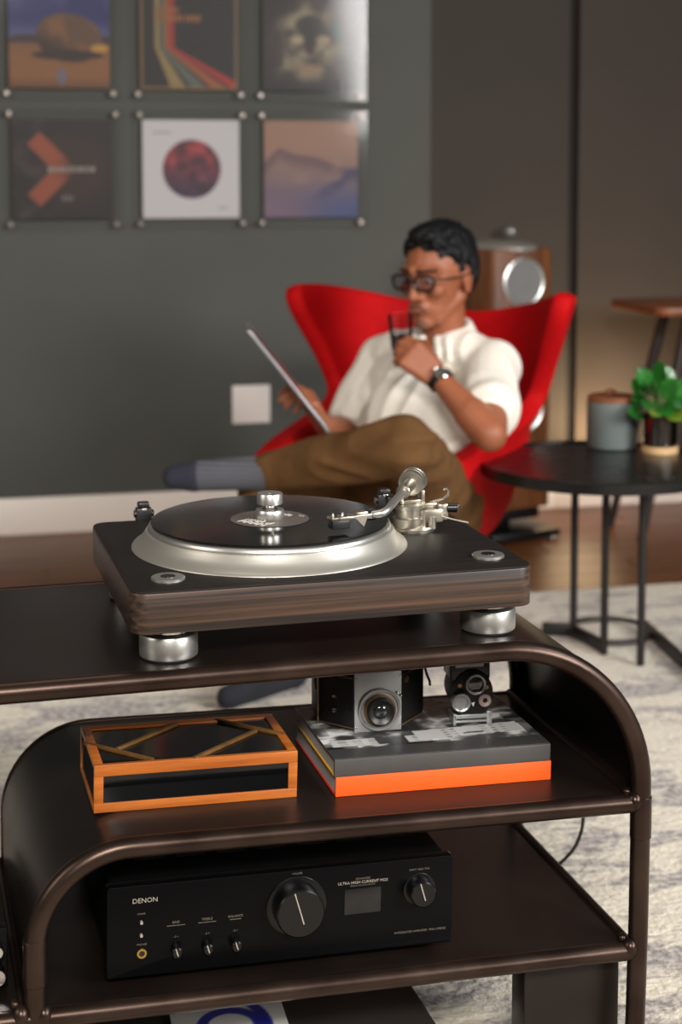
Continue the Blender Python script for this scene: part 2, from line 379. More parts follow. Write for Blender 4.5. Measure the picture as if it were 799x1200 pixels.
# ------------------------------------------------------------------ setting
WY = -0.0429; W0 = V((0.995, 3.315, 0)); WT = V((math.cos(WY), math.sin(WY), 0)); WN = V((-math.sin(WY), math.cos(WY), 0))
WM = Matrix.Translation(W0) @ Matrix.Rotation(WY, 4, 'Z')          # wall frame: x along, y into the wall, z up
def wall_piece(name, u0, u1, y0, y1, z0, z1, m, bev=0.0):
    o = B().box(u0, u1, y0, y1, z0, z1, bev).out(name, m); o.matrix_world = WM; o['kind'] = 'structure'; return o
fl = B().box(-3.6, 4.8, -3.2, 3.75, -0.06, -0.012).out('floor', PLANK); fl['kind'] = 'structure'
first = None; k = 0
for r in range(10):                                                 # boards of the wood floor beyond the rug
    y = 2.02 + r * 0.135
    for c in range(7):
        x = -4.2 + c * 1.5 + (r * 0.61 % 1.4) - 0.4
        if first is None:
            o = B().box(0, 1.497, 0, 0.1335, -0.012, 0.0, 0.0012, seg=1).out('plank', PLANK, fl); first = o
        else: o = first.copy(); COL.objects.link(o)
        o.location = (x, y - 0.043 * (x - 1), 0); o.rotation_euler = (0, 0, WY)
B().box(-3.6, 4.8, -3.2, 2.3, -0.012, -0.0005).out('underfloor', PLANK, fl)
wall_piece('wall_back', -4.2, 0.478, 0, 0.12, 0, 2.8, WALL)
wall_piece('trim_1', 0.4785, 0.966, 0.006, 0.12, 0.0, 2.8, PANEL)
wall_piece('trim_2', 0.962, 1.004, 0.03, 0.12, 0, 2.8, GAP)
wall_piece('wall_right', 1.000, 3.6, 0, 0.12, 0, 2.8, RWALL)
wall_piece('baseboard_back', -4.2, 0.93, -0.016, 0.0, 0, 0.118, BASEB, 0.003)
wall_piece('baseboard_right', 0.93, 3.6, -0.016, 0.0, 0, 0.128, BASEB, 0.003)
p = B().box(-0.063, 0.063, -0.008, 0, -0.063, 0.063, 0.003).out('outlet_plate', PLATE)
p.matrix_world = WM @ Matrix.Translation((-0.129, 0, 0.394)); tag(p, 'square blank white wall plate on the grey wall', 'wall plate')

# rug: a thick, gently uneven pile
def make_rug():
    nx, ny = 300, 280; xs = np.linspace(-2.3, 3.0, nx); ys = np.linspace(-1.6, 2.27, ny); verts = []; faces = []
    for j, y in enumerate(ys):
        for i, x in enumerate(xs):
            e = min(i, nx - 1 - i, j, ny - 1 - j)
            yy = y - 0.043 * (x - 1.0) * max(0, (y + 1.6) / 3.87)
            z = (-0.0065 if e == 0 else 0.0) + (0.0025 * noise.noise((x * 22, y * 22, 0)) if e > 1 else 0) + 0.0015 * noise.noise((x * 5, y * 9, 3))
            if e == 1: z = -0.001
            verts.append((x, yy, z))
    for j in range(ny - 1):
        for i in range(nx - 1): a = j * nx + i; faces.append((a, a + 1, a + nx + 1, a + nx))
    me = bpy.data.meshes.new('rug'); me.from_pydata(verts, [], faces); me.materials.append(RUG)
    for p in me.polygons: p.use_smooth = True
    o = bpy.data.objects.new('rug', me); COL.objects.link(o); o.location = (0, 0, 0.006); return tag(o, 'cream wool rug with blurred grey patches on the wood floor', 'rug')
make_rug()

# ------------------------------------------------------------------ framed record covers on the wall
def c_rock(u, v):
    n = vnoise(u, v, 5, 1); b = np.ones(u.shape + (3,)) * np.array([34, 36, 96.])
    b = mixc(b, sstep(0.35, 0.9, n) * sstep(0.6, 1, v) * 0.6, (110, 110, 140)); b = mixc(b, sstep(0.72, 0.5, v), (84, 88, 130))
    hill = sstep(0.02, -0.02, v - (0.50 + 0.03 * np.sin(u * 9))); b = mixc(b, hill, (58, 40, 36)); b = mixc(b, sstep(0.47, 0.42, v), (128, 84, 52))
    b = mixc(b, sstep(0.45, 0.30, v), (138, 88, 48)); b = mixc(b, sstep(0.12, 0.0, v) * 0.5, (70, 44, 28))
    ry = (v - 0.50) / 0.24; rx = (u - 0.60) / 0.33; rock = sstep(1.05, 0.95, np.abs(rx) ** 2.2 + np.abs(ry + 0.12 * rx) ** 2)
    b = mixc(b, rock, (96, 66, 44)); b = mixc(b, rock * sstep(0.45, 0.75, vnoise(u + 0.2 * v, v, 4, 7)), (136, 86, 44)); b = mixc(b, rock * sstep(0.0, -0.9, rx * 0.5 + ry * 0.8), (44, 28, 22))
    sh = sstep(1.1, 0.9, ((u - 0.58) / 0.36) ** 2 + ((v - 0.33) / 0.05) ** 2); b = mixc(b, sh, (44, 28, 22))
    b = mixc(b, sstep(1.2, 0.8, ((u - 0.9) / 0.09) ** 2 + ((v - 0.40) / 0.04) ** 2), (190, 140, 60))
    b = mixc(b, sstep(1.2, 0.7, ((u - 0.52) / 0.05) ** 2 + ((v - 0.12) / 0.09) ** 2) * 0.8, (104, 104, 128)); return b
def c_stripe(u, v):
    b = np.ones(u.shape + (3,)) * np.array([27, 19, 17.]); s = u + 0.0
    w_ = np.clip(0.42 - v, 0, 1)
    for k, c in enumerate([(146, 122, 72), (92, 96, 84), (156, 82, 40), (170, 40, 30)]): b = mixc(b, sstep(-0.004, 0.004, u - 0.15 - k * 0.05 - (0.4 + 0.4 * k) * w_) * sstep(0.004, -0.004, u - 0.15 - k * 0.05 - 0.046 - (0.4 + 0.4 * k + 0.28) * w_), c)
    e = np.minimum(np.minimum(u, 1 - u), np.minimum(v, 1 - v)); b = mixc(b, sstep(0.03, 0.02, e), (128, 96, 58))
    for y, x1 in ((0.80, 0.40), (0.715, 0.62)):
        b = mixc(b, (np.abs(v - y) < 0.03) * (u > 0.17) * (u < x1) * (np.sin(u * 150) > -0.6), (150, 92, 36))
    return b
def c_face(u, v):
    n = vnoise(u, v, 6, 11); b = np.ones(u.shape + (3,)) * np.array([70, 58, 48.]); b = mixc(b, sstep(0.35, 0.75, n), (150, 136, 110))
    d = np.sqrt(((u - 0.5) / 0.5) ** 2 + ((v - 0.45) / 0.6) ** 2); b = mixc(b, sstep(0.55, 1.0, d), (38, 26, 24)); b = mixc(b, sstep(0.2, 0.0, v), (30, 20, 18))
    for (x, y, rx, ry, c) in ((0.5, 0.66, 0.16, 0.12, (52, 44, 36)), (0.5, 0.58, 0.08, 0.17, (44, 32, 28)), (0.36, 0.52, 0.08, 0.05, (168, 150, 116)), (0.64, 0.52, 0.08, 0.05, (160, 140, 108)), (0.78, 0.62, 0.06, 0.06, (52, 84, 84)), (0.5, 0.42, 0.05, 0.05, (64, 24, 22)), (0.5, 0.22, 0.14, 0.05, (150, 120, 86))):
        b = mixc(b, sstep(1.3, 0.5, ((u - x) / rx) ** 2 + ((v - y) / ry) ** 2), c)
    return b
def c_cross(u, v):
    n = vnoise(u, v, 7, 5); b = np.ones(u.shape + (3,)) * np.array([34, 25, 24.]); b = mixc(b, sstep(0.4, 0.8, n) * sstep(0.6, 0.1, u), (66, 56, 56))
    b = mixc(b, sstep(0.5, 0.2, np.hypot(u - 0.62, v - 0.5)) * 0.6, (66, 40, 26))
    for sg in (1, -1):
        w = np.abs((v - 0.5) - sg * (0.52 - u)) / 1.41; t = ((0.52 - u) + sg * (v - 0.5)) / 1.41
        m = sstep(0.10, 0.08, w) * sstep(0.46, 0.43, t) * sstep(-0.1, 0.16, t); b = mixc(b, m, (150, 74, 48))
    b = mixc(b, (np.abs(v - 0.5) < 0.028) * (u > 0.34) * (u < 0.84) * (np.sin(u * 105) > -0.4), (150, 140, 134))
    b = mixc(b, (np.abs(v - 0.21) < 0.03) * (u > 0.46) * (u < 0.60) * (np.sin(u * 130) > -0.5), (110, 100, 96))
    return b
def c_moon(u, v):
    b = np.ones(u.shape + (3,)) * np.array([178, 174, 174.]); r = np.hypot(u - 0.505, v - 0.5); n = vnoise(u, v, 9, 21, 5)
    c = np.ones(u.shape + (3,)) * np.array([132, 44, 50.]); c = mixc(c, sstep(0.7, 0.25, v), (58, 40, 58)); c = mixc(c, sstep(0.45, 0.7, n) * 0.7, (44, 26, 34)); c = mixc(c, sstep(0.42, 0.2, n) * 0.5, (170, 80, 80))
    m = sstep(0.305, 0.295, r)[..., None]; b = b * (1 - m) + c * m
    b = mixc(b, (np.abs(v - 0.87) < 0.012) * (u > 0.10) * (u < 0.28) * (np.sin(u * 190) > -0.3), (120, 118, 118)); b = mixc(b, (np.abs(v - 0.11) < 0.012) * (u > 0.77) * (u < 0.87) * (np.sin(u * 190) > -0.3), (130, 126, 126)); return b
def c_mist(u, v):
    b = np.ones(u.shape + (3,)) * np.array([158, 118, 96.]); b = mixc(b, sstep(0.75, 0.15, v), (112, 92, 110)); b = mixc(b, sstep(0.45, 0.0, v) * sstep(0.2, 0.9, u), (68, 76, 128)); b = mixc(b, sstep(0.3, 0.0, v) * sstep(0.5, 0.0, u), (124, 96, 116))
    r1 = 0.72 - 0.26 * (u - 0.15) + 0.012 * np.sin(u * 14) - 1.2 * np.clip(0.16 - u, 0, 1); d = r1 - v
    b = mixc(b, sstep(-0.01, 0.03, d) * sstep(0.2, 0.03, d) * 0.75, (92, 66, 76)); r2 = 0.24 + 0.26 * sstep(0.45, 1.0, u) + 0.02 * np.sin(u * 22); d = r2 - v
    b = mixc(b, sstep(-0.01, 0.02, d) * sstep(0.2, 0.02, d) * sstep(0.45, 0.75, u) * 0.9, (54, 52, 92)); b = mixc(b, sstep(0.5, 0.8, vnoise(u, v, 4, 2)) * 0.25, (196, 150, 116)); return b
frames = [(-0.732, 1.568, c_rock, 'clear wall frame holding a desert rock cover under blue sky'), (-0.326, 1.568, c_stripe, 'clear wall frame holding a dark cover with bent orange stripes'),
          (0.066, 1.568, c_face, 'clear wall frame holding a mottled cover of a dark face'), (-0.726, 1.160, c_cross, 'clear wall frame holding a dark cover with an orange cross'),
          (-0.322, 1.160, c_moon, 'clear wall frame holding a white cover with a red planet'), (0.069, 1.160, c_mist, 'clear wall frame holding a cover of misty peach and blue mountains')]
stud0 = None
for u, z, fn, lab in frames:
    t = thing('framed_record', lab, 'frame', (0, 0, 0), group='framed record covers on the grey wall'); t.matrix_world = WM @ Matrix.Translation((u, 0, z))
    print_sheet('record_cover', 0.31, 0.312, 90, 90, fn, Matrix.Translation((-0.155, -0.022, -0.156)) @ FRONT, t, PRINT, 0.004, 0.98 if fn is c_moon else 0.84)
    B().box(-0.188, 0.188, -0.031, -0.026, -0.19, 0.19, 0.001, seg=1).out('front_panel', ACRYL, t)
    for sx in (-1, 1):
        for sz in (-1, 1):
            if stud0 is None:
                o = B().cyl((0, 0, 0), (0, -0.038, 0), 0.0085, n=16, bev=0.0015).out('standoff', STUD, t); stud0 = o
            else: o = stud0.copy(); COL.objects.link(o); o.parent = t
            o.location = (sx * 0.164, 0, sz * 0.172)

# ------------------------------------------------------------------ console cart
TM, TL = 0.0245, 0.024                                             # slight slope of the two lower tiers
zm = lambda x: 0.386 - TM * x                                      # middle shelf surface
zl = lambda x: 0.192 - TL * x                                      # lower shelf surface
cart = thing('console_table', 'bronzed steel tube console with curved corners and three shelves', 'console', (0, 0, 0))
YB = 0.424
def arc(cx, cz, r, a0, a1, n, y): return [(cx + r * math.cos(math.radians(a0 + (a1 - a0) * k / n)), y, cz + r * math.sin(math.radians(a0 + (a1 - a0) * k / n))) for k in range(n + 1)]
def top_path(y):
    return [(-0.66, y, 0.01), (-0.66, y, 0.38)] + arc(-0.47, 0.384, 0.19, 178, 92, 14, y) + [(-0.45, y, 0.574)] + [(x, y, 0.574) for x in np.linspace(-0.4, 0.44, 8)] + arc(0.4565, 0.3825, 0.1915, 90, 2, 20, y) + [(0.648, y, 0.37), (0.647, y, 0.20), (0.644, y, 0.01)]
def mid_path(y):
    c = zm(0) - 0.009
    return [(-0.119, y, 0.012), (-0.118, y, 0.15), (-0.117, y, 0.25)] + arc(-0.005, c - 0.112, 0.112, 178, 92, 14, y) + [(x, y, zm(x) - 0.009) for x in np.linspace(0.01, 0.638, 8)]
def sheet(path, y0, y1, th, name, m, off):
    """sheet metal following a path of (x,z), offset outward by off"""
    pts = [V((p[0], 0, p[2])) for p in path]; N = len(pts); up = []; dn = []
    for i, p in enumerate(pts):
        d = (pts[min(i + 1, N - 1)] - pts[max(i - 1, 0)]).normalized(); n = V((-d.z, 0, d.x)); up.append(p + n * off); dn.append(p + n * (off - th))
    verts = []; faces = []
    for a, b in zip(up, dn): verts += [(a.x, y0, a.z), (a.x, y1, a.z), (b.x, y1, b.z), (b.x, y0, b.z)]
    for i in range(N - 1):
        for k in range(4): faces.append((i * 4 + k, i * 4 + (k + 1) % 4, (i + 1) * 4 + (k + 1) % 4, (i + 1) * 4 + k))
    faces += [(0, 1, 2, 3), (4 * N - 1, 4 * N - 2, 4 * N - 3, 4 * N - 4)]
    b = B().poly(verts, faces); bmesh.ops.recalc_face_normals(b.bm, faces=b.bm.faces[:]); return b.out(name, m, cart, smooth=30)
B().tube(top_path(0), 0.0127, 16).out('front_top_rail', TUBE, cart, smooth=60)
B().tube(top_path(YB), 0.0127, 16).out('rear_top_rail', TUBE, cart, smooth=60)
B().tube(mid_path(0), 0.0125, 16).out('front_middle_rail', TUBE, cart, smooth=60)
B().tube(mid_path(YB), 0.0115, 16).out('rear_middle_rail', TUBE, cart, smooth=60)
xs = (-0.655, 0.636)
B().cyl((xs[0], 0, zl(xs[0]) - 0.011), (xs[1], 0, zl(xs[1]) - 0.011), 0.0122, n=16).out('front_lower_rail', TUBE, cart, smooth=60)
B().cyl((xs[0], YB, zl(xs[0]) - 0.011), (xs[1], YB, zl(xs[1]) - 0.011), 0.0122, n=16).out('rear_lower_rail', TUBE, cart, smooth=60)
sheet([(-0.45, 0, 0.574)] + [(x, 0, 0.574) for x in np.linspace(-0.4, 0.44, 5)] + arc(0.4565, 0.3825, 0.1915, 90, 2, 20, 0) + [(0.648, 0, 0.362)], 0.004, YB, 0.003, 'top_sheet', STEEL, 0.0105)
sheet([(-0.117, 0, 0.19), (-0.117, 0, 0.25)] + arc(-0.005, zm(0) - 0.121, 0.112, 178, 92, 14, 0) + [(0.01, 0, zm(0.01) - 0.009), (0.655, 0, zm(0.655) - 0.009)], 0.004, YB, 0.003, 'middle_shelf', STEEL, 0.009)
sheet([(xs[0], 0, zl(xs[0])), (xs[1], 0, zl(xs[1]))], 0.004, YB, 0.003, 'lower_shelf', STEEL, 0.0)
B().box(0.503, 0.636, 0.03, 0.075, 0.010, zl(0.64) - 0.004, 0.003).out('support_panel', STEEL, cart)
B().tube([(0.634, 0.006, zm(0.634) + 0.001), (0.634, YB, zm(0.634) + 0.001)], 0.005, 8).out('seam_rod', TUBE, cart)
B().tube([(0.634, 0.006, zl(0.634)), (0.634, YB, zl(0.634))], 0.006, 8).out('seam_rod', TUBE, cart)
B().tube([(-0.132, 0.006, zl(-0.13) + 0.002), (-0.132, YB, zl(-0.13) + 0.002)], 0.004, 8).out('seam_rod', TUBE, cart)
for x, z in ((0.637, zm(0.637) - 0.006), (0.634, zl(0.634) - 0.006), (-0.108, zl(-0.11) - 0.006), (-0.134, zl(-0.13) - 0.004)):
    b = B(); b.ball((x, -0.002, z), 0.0105, 0.0125, 0.0135); b.ball((x - 0.006, 0.006, z + 0.01), 0.006); b.out('weld_bead', WELD if x > 9 else TUBE, cart)
for x, z in ((0.648, 0.315), (-0.117, 0.225)): B().cyl((x, 0, z), (x, 0, z + 0.055), 0.0138, n=16, bev=0.001).out('pipe_sleeve', TUBE, cart)

# ------------------------------------------------------------------ turntable
PT = 0.678
tt = thing('turntable', 'dark wood turntable with silver platter ring on top of the steel console', 'turntable', (0, 0, 0.585))
ZO = -0.585
B().prism(rrect(0, 0.5, 0, 0.392, 0.021), 0.628 + ZO, PT - 0.0015 + ZO, 0.0018).out('plinth', EBONY, tt, smooth=30)
B().prism(rrect(0.0012, 0.4988, 0.0012, 0.3908, 0.02), PT - 0.0015 + ZO, PT + ZO, 0.0006).out('shaded_top_veneer', EBSHADE, tt, smooth=30)  # thin slab that carries the shaded veneer colour
foot0 = None
for fx, fy in ((0.052, 0.058), (0.461, 0.062), (0.052, 0.335), (0.461, 0.335)):
    if foot0 is None:
        f = B().lathe([(0.0325, 0.001), (0.0348, 0.0025), (0.0352, 0.005), (0.0352, 0.0275), (0.0342, 0.0292), (0.029, 0.0292)], 48).out('foot', ALU, tt)
        B().lathe([(0.0325, 0.0), (0.0325, 0.003)], 48).out('rubber_pad', RUBBER, f)
        B().lathe([(0.0328, 0.029), (0.0328, 0.0318), (0.030, 0.0318)], 48).out('damping_ring', RUBBER, f)
        B().lathe([(0.0305, 0.0315), (0.031, 0.0325), (0.031, 0.043)], 48).out('upper_collar', CHROME, f)
        foot0 = f; ch = list(f.children)
    else:
        f = foot0.copy(); COL.objects.link(f)
        for c in ch: d = c.copy(); COL.objects.link(d); d.parent = f
    f.location = (fx, fy, 0)
for n_, (bx, by) in (('start_button', (0.052, 0.058)), ('speed_button', (0.461, 0.062))):
    b = B().lathe([(0.0205, 0), (0.0205, 0.0028), (0.0195, 0.0038), (0.0, 0.0042)], 40).out(n_, ALU, tt, loc=(bx, by, PT + ZO - 0.0005))
    B().lathe([(0.009, 0.0041), (0.009, 0.0046), (0.0, 0.0046)], 24).out('button_mark', DKCHR, b)
PC = (0.2115, 0.2075)
base = B().lathe([(0.1802, 0.0), (0.1795, 0.0014), (0.1765, 0.0032), (0.171, 0.0075), (0.166, 0.0135), (0.1625, 0.0195), (0.1612, 0.0215), (0.158, 0.0218)], 128).out('platter_surround', ALUB, tt, smooth=50, loc=(PC[0], PC[1], PT + ZO))
B().lathe([(0.1585, 0.019), (0.1592, 0.0222), (0.1578, 0.0275), (0.1565, 0.0285), (0.14, 0.0285)], 128).out('platter', ALU, tt, smooth=50, loc=(PC[0], PC[1], PT + ZO))
B().lathe([(0.152, 0.0284), (0.1525, 0.0298), (0.152, 0.0305), (0.0, 0.0305)], 96).out('platter_mat', RUBBER, tt, loc=(PC[0], PC[1], PT + ZO))
h = B()
h.box(-0.011, 0.011, -0.004, 0.010, -0.01, 0.016, 0.0015); h.box(-0.008, 0.008, -0.003, 0.011, 0.016, 0.024, 0.002)
h0 = h.out('lid_hinge', BLACK, tt, loc=(0.074, 0.394, PT + ZO))
c_ = B(); c_.cyl((-0.014, 0.002, 0.008), (0.014, 0.002, 0.008), 0.0055, n=16, bev=0.001); c_.out('hinge_barrel', DKCHR, h0)
B().box(-0.0035, 0.0035, -0.006, -0.0035, 0.0125, 0.0165, 0.0008).out('hinge_tab', ALU, h0)
h1 = h0.copy(); COL.objects.link(h1); h1.location = (0.426, 0.394, PT + ZO)
for c in list(h0.children): d = c.copy(); COL.objects.link(d); d.parent = h1

# tonearm
TB = V((0.418, 0.236, PT + ZO))
ta = B().lathe([(0.030, 0), (0.0305, 0.004), (0.029, 0.0065), (0.0, 0.0065)], 48).out('tonearm_base', CREAMP, tt, loc=TB)
def tb(*a): return V(a) - V((TB.x, TB.y, PT))
B().lathe([(0.021, 0.006), (0.022, 0.009), (0.022, 0.018), (0.019, 0.0195), (0.0175, 0.0195), (0.0175, 0.03), (0.0205, 0.031), (0.0205, 0.036), (0.0, 0.036)], 40, Matrix.Translation((-0.008, -0.006, 0))).out('height_collar', CREAMP, ta)
b = B(); b.box(-0.020, 0.012, -0.006, 0.008, 0.036, 0.041, 0.001); b.box(-0.021, -0.016, -0.008, 0.010, 0.036, 0.054, 0.0012); b.box(0.009, 0.014, -0.008, 0.010, 0.030, 0.054, 0.0012); b.out('gimbal_frame', CREAMP, ta)
b = B(); b.box(0.004, 0.036, -0.022, -0.006, 0.012, 0.030, 0.002); b.box(0.030, 0.044, -0.020, -0.004, 0.014, 0.036, 0.002); b.box(0.0, 0.03, -0.012, -0.002, 0.03, 0.037, 0.0015); b.cyl((0.008, -0.018, 0.004), (0.008, -0.018, 0.03), 0.0045, n=14); b.cyl((0.02, -0.02, 0.004), (0.02, -0.02, 0.02), 0.006, n=14); b.out('lift_housing', CREAMP, ta)
B().tube([(0.020, 0.0, 0.034), (0.030, -0.004, 0.037), (0.040, -0.008, 0.041), (0.046, -0.010, 0.046), (0.047, -0.010, 0.051), (0.044, -0.010, 0.0545), (0.040, -0.009, 0.054)], 0.0021, 10).out('arm_rest_hook', CREAMP, ta)
k_ = B().cyl((0.043, -0.016, 0.030), (0.057, -0.022, 0.0305), 0.0062, n=20, bev=0.001).out('antiskate_knob', DKCHR, ta)
B().cyl((0.057, -0.022, 0.0305), (0.058, -0.0225, 0.0305), 0.0045, n=16).out('knob_cap', CHROME, k_)
B().tube([(0.034, -0.02, 0.02), (0.044, -0.034, 0.018), (0.060, -0.054, 0.0165)], [0.0012, 0.0014, 0.0016], 8).out('cue_lever', CREAMP, ta)
b = B(); b.box(-0.034, -0.024, 0.006, 0.022, 0.024, 0.044, 0.001); b.out('arm_rest_post', BLACK, ta)
A = [(0.3195, 0.1145, 0.7285), (0.326, 0.1105, 0.7295), (0.334, 0.109, 0.731), (0.341, 0.112, 0.733), (0.348, 0.120, 0.735), (0.358, 0.1365, 0.737), (0.376, 0.167, 0.739), (0.404, 0.2145, 0.742)]
def smoothp(P, n=5):
    P = [V(p) for p in P]; out = []
    for i in range(len(P) - 1):
        p0, p1, p2, p3 = P[max(i - 1, 0)], P[i], P[i + 1], P[min(i + 2, len(P) - 1)]
        for k in range(n):
            t = k / n; out.append(0.5 * ((2 * p1) + (p2 - p0) * t + (2 * p0 - 5 * p1 + 4 * p2 - p3) * t * t + (3 * p1 - p0 - 3 * p2 + p3) * t ** 3))
    return out + [P[-1]]
arm = B().tube([tb(*q) for q in smoothp(A)], 0.0052, 14).out('arm_tube', ALU, ta, smooth=60)
ad = (V(A[-1]) - V(A[-2])).normalized(); a1 = tb(*A[-1])
b = B(); b.cyl(a1 - ad * 0.028, a1 + ad * 0.012, 0.0082, n=24, bev=0.001); b.cyl(a1 - ad * 0.033, a1 - ad * 0.027, 0.0095, n=24, bev=0.001); b.out('pivot_sleeve', CREAMP, arm)
M_ = Matrix.Translation(a1 + ad * 0.012) @ basis(ad).to_4x4()
B().lathe([(0.010, 0), (0.0165, 0.0015), (0.0175, 0.004), (0.0175, 0.008), (0.0162, 0.0085), (0.0162, 0.0105), (0.0178, 0.011), (0.0178, 0.017), (0.0165, 0.0175), (0.0165, 0.0195), (0.0178, 0.02), (0.0178, 0.027), (0.0165, 0.0285), (0.008, 0.0295), (0.008, 0.033), (0, 0.033)], 40, M_).out('counterweight', CREAMP, arm)
hd = (V((0.263, 0.104, 0)) - V((0.3195, 0.1145, 0))).normalized(); hp = V((-hd.y, hd.x, 0))
hp_ = tb(0.3195, 0.1145, 0.7285); HM = Matrix.Translation(hp_) @ Matrix((hd, hp, V((0, 0, 1)))).transposed().to_4x4()
b = B(); b.cyl((-0.008, 0, 0), (0.006, 0, 0), 0.0068, n=20, bev=0.001); b.out('arm_collar', CHROME, arm, M=HM)
hs = B(); hs.box(0.004, 0.056, -0.0085, 0.0085, -0.0015, 0.0025, 0.001); hs.box(0.004, 0.02, -0.006, 0.006, 0.0, 0.006, 0.0012); hs.poly([(0.006, 0.0085, 0.002), (0.026, 0.0085, 0.002), (0.012, 0.0095, -0.012), (0.006, 0.0085, 0.0005)], [(0, 1, 2, 3)])
hs = hs.out('headshell', CREAMP, arm, M=HM)
B().box(0.031, 0.055, -0.0075, 0.0075, -0.0125, -0.0018, 0.001).out('cartridge', BLACK, hs, M=HM)
b = B()
for sx in (0.036, 0.049):
    for sy in (-0.0055, 0.0055): b.cyl((sx, sy, 0.002), (sx, sy, 0.006), 0.0018, n=10)
b.out('cartridge_screws', CHROME, hs, M=HM)
B().tube([(0.05, 0.0085, 0.001), (0.053, 0.014, 0.001), (0.05, 0.019, 0.004)], 0.0012, 8).out('finger_lift', CREAMP, hs, M=HM)

# record and clamp
RZ = PT + 0.0305
rec = B().lathe([(0.151, 0.0), (0.1545, 0.0006), (0.155, 0.0012), (0.1545, 0.0019), (0.151, 0.002), (0.053, 0.0016), (0.0525, 0.002), (0.0, 0.002)], 128).out('vinyl_record', VINYL, loc=(PC[0], PC[1], RZ))
tag(rec, 'black vinyl record with grey label lying on the turntable platter', 'record')
B().lathe([(0.0515, 0.0020), (0.0515, 0.0023), (0.0, 0.0023)], 64).out('record_label', LABEL, rec)
rr = random.Random(5)
for k in range(9):
    y0 = 0.018 - k * 0.0052; ln = 0.012 + rr.random() * 0.010
    M_ = Matrix.Rotation(math.radians(35), 4, 'Z')
    for g in range(2): B().box(-0.041 + 0.003 * (k % 2) + g * (ln * 0.62), -0.041 + ln * 0.55 + g * (ln * 0.62), y0, y0 + 0.0022, 0.0023, 0.0025, M=M_).out('label_line', WHITEP, rec)
for k in range(3): B().box(0.026, 0.034 + 0.003 * (k % 2), 0.002 - k * 0.006, 0.0045 - k * 0.006, 0.0023, 0.0025, M=Matrix.Rotation(math.radians(35), 4, 'Z')).out('label_line', WHITEP, rec)
B().tube([(0.0435 + 0.004 * math.cos(a), 0.004 + 0.004 * math.sin(a), 0.0024) for a in np.linspace(0, 2 * PI, 17)[:-1]], 0.0004, 6, True).out('label_emblem', DIMP, rec)
ck = thing('record_clamp', 'polished silver record clamp standing on the record centre', 'record clamp', (PC[0], PC[1], RZ + 0.0023))
B().lathe([(0.0182, 0.0), (0.0190, 0.0012), (0.0190, 0.0105), (0.0178, 0.0125), (0.0, 0.0128)], 48).out('clamp_base', ALU, ck)
B().lathe([(0.0105, 0.0125), (0.0075, 0.0155), (0.0085, 0.0195)], 32).out('clamp_neck', CHROME, ck)
B().lathe([(0.0150, 0.0190), (0.0170, 0.0202), (0.0170, 0.0325), (0.0162, 0.0338), (0.0, 0.0338)], 48).out('clamp_knob', ALU, ck)
B().ball((0, 0, 0.0338), 0.0022, 0.0022, 0.001).out('clamp_pin', CHROME, ck)

# ------------------------------------------------------------------ box, books, cameras on the middle shelf
RM = (0, math.atan(TM), 0)
bx = thing('keepsake_box', 'honey wood box with black glass panels on the middle shelf', 'box', (-0.037, 0.086, zm(-0.037)), RM)
w, d, hgt, e = 0.254, 0.146, 0.0595, 0.0115
b = B()
for y0, y1 in ((0, 0.007), (d - 0.007, d)):
    b.box(0, w, y0, y1, 0, e, 0.0008); b.box(0, w, y0, y1, hgt - e - 0.003, hgt, 0.0008)
    b.box(0, e, y0, y1, e, hgt - e - 0.003, 0.0005); b.box(w - e, w, y0, y1, e, hgt - e - 0.003, 0.0005)
for x0, x1 in ((0, e), (w - e, w)): b.box(x0, x1, 0.007, d - 0.007, 0, e * 0.6, 0.0005); b.box(x0, x1, 0.007, d - 0.007, hgt - 0.006, hgt, 0.0008)
b.box(e, w - e, d - 0.014, d - 0.007, hgt - 0.006, hgt, 0.0005); b.out('box_frame', BOXW, bx)
B().box(e, w - e, 0.002, 0.005, e, hgt - e - 0.003).out('front_glass', BOXG, bx)
B().box(e * 0.7, w - e * 0.7, 0.004, d - 0.004, hgt - 0.0055, hgt - 0.0025).out('top_glass', BOXG, bx)
for x0 in (0.0015, w - 0.0045): B().box(x0, x0 + 0.003, 0.007, d - 0.007, e * 0.6, hgt - 0.006).out('side_panel', BOXG, bx)
B().box(e, w - e, d - 0.006, d - 0.003, e, hgt - e).out('back_panel', BOXG, bx)
for (p0, p1) in (((-0.038, 0.169), (0.036, 0.094)), ((-0.002, 0.140), (0.089, 0.220)), ((0.085, 0.088), (0.182, 0.171)), ((0.140, 0.222), (0.215, 0.150))):
    a = V((p0[0] + 0.037, p0[1] - 0.086, hgt + 0.0004)); c = V((p1[0] + 0.037, p1[1] - 0.086, hgt + 0.0004)); dd = (c - a)
    B().box(0, dd.length, -0.0026, 0.0026, -0.003, 0.0008, 0.0003, M=Matrix.Translation(a) @ Matrix.Rotation(math.atan2(dd.y, dd.x), 4, 'Z')).out('inlay_slat', SLATW, bx)

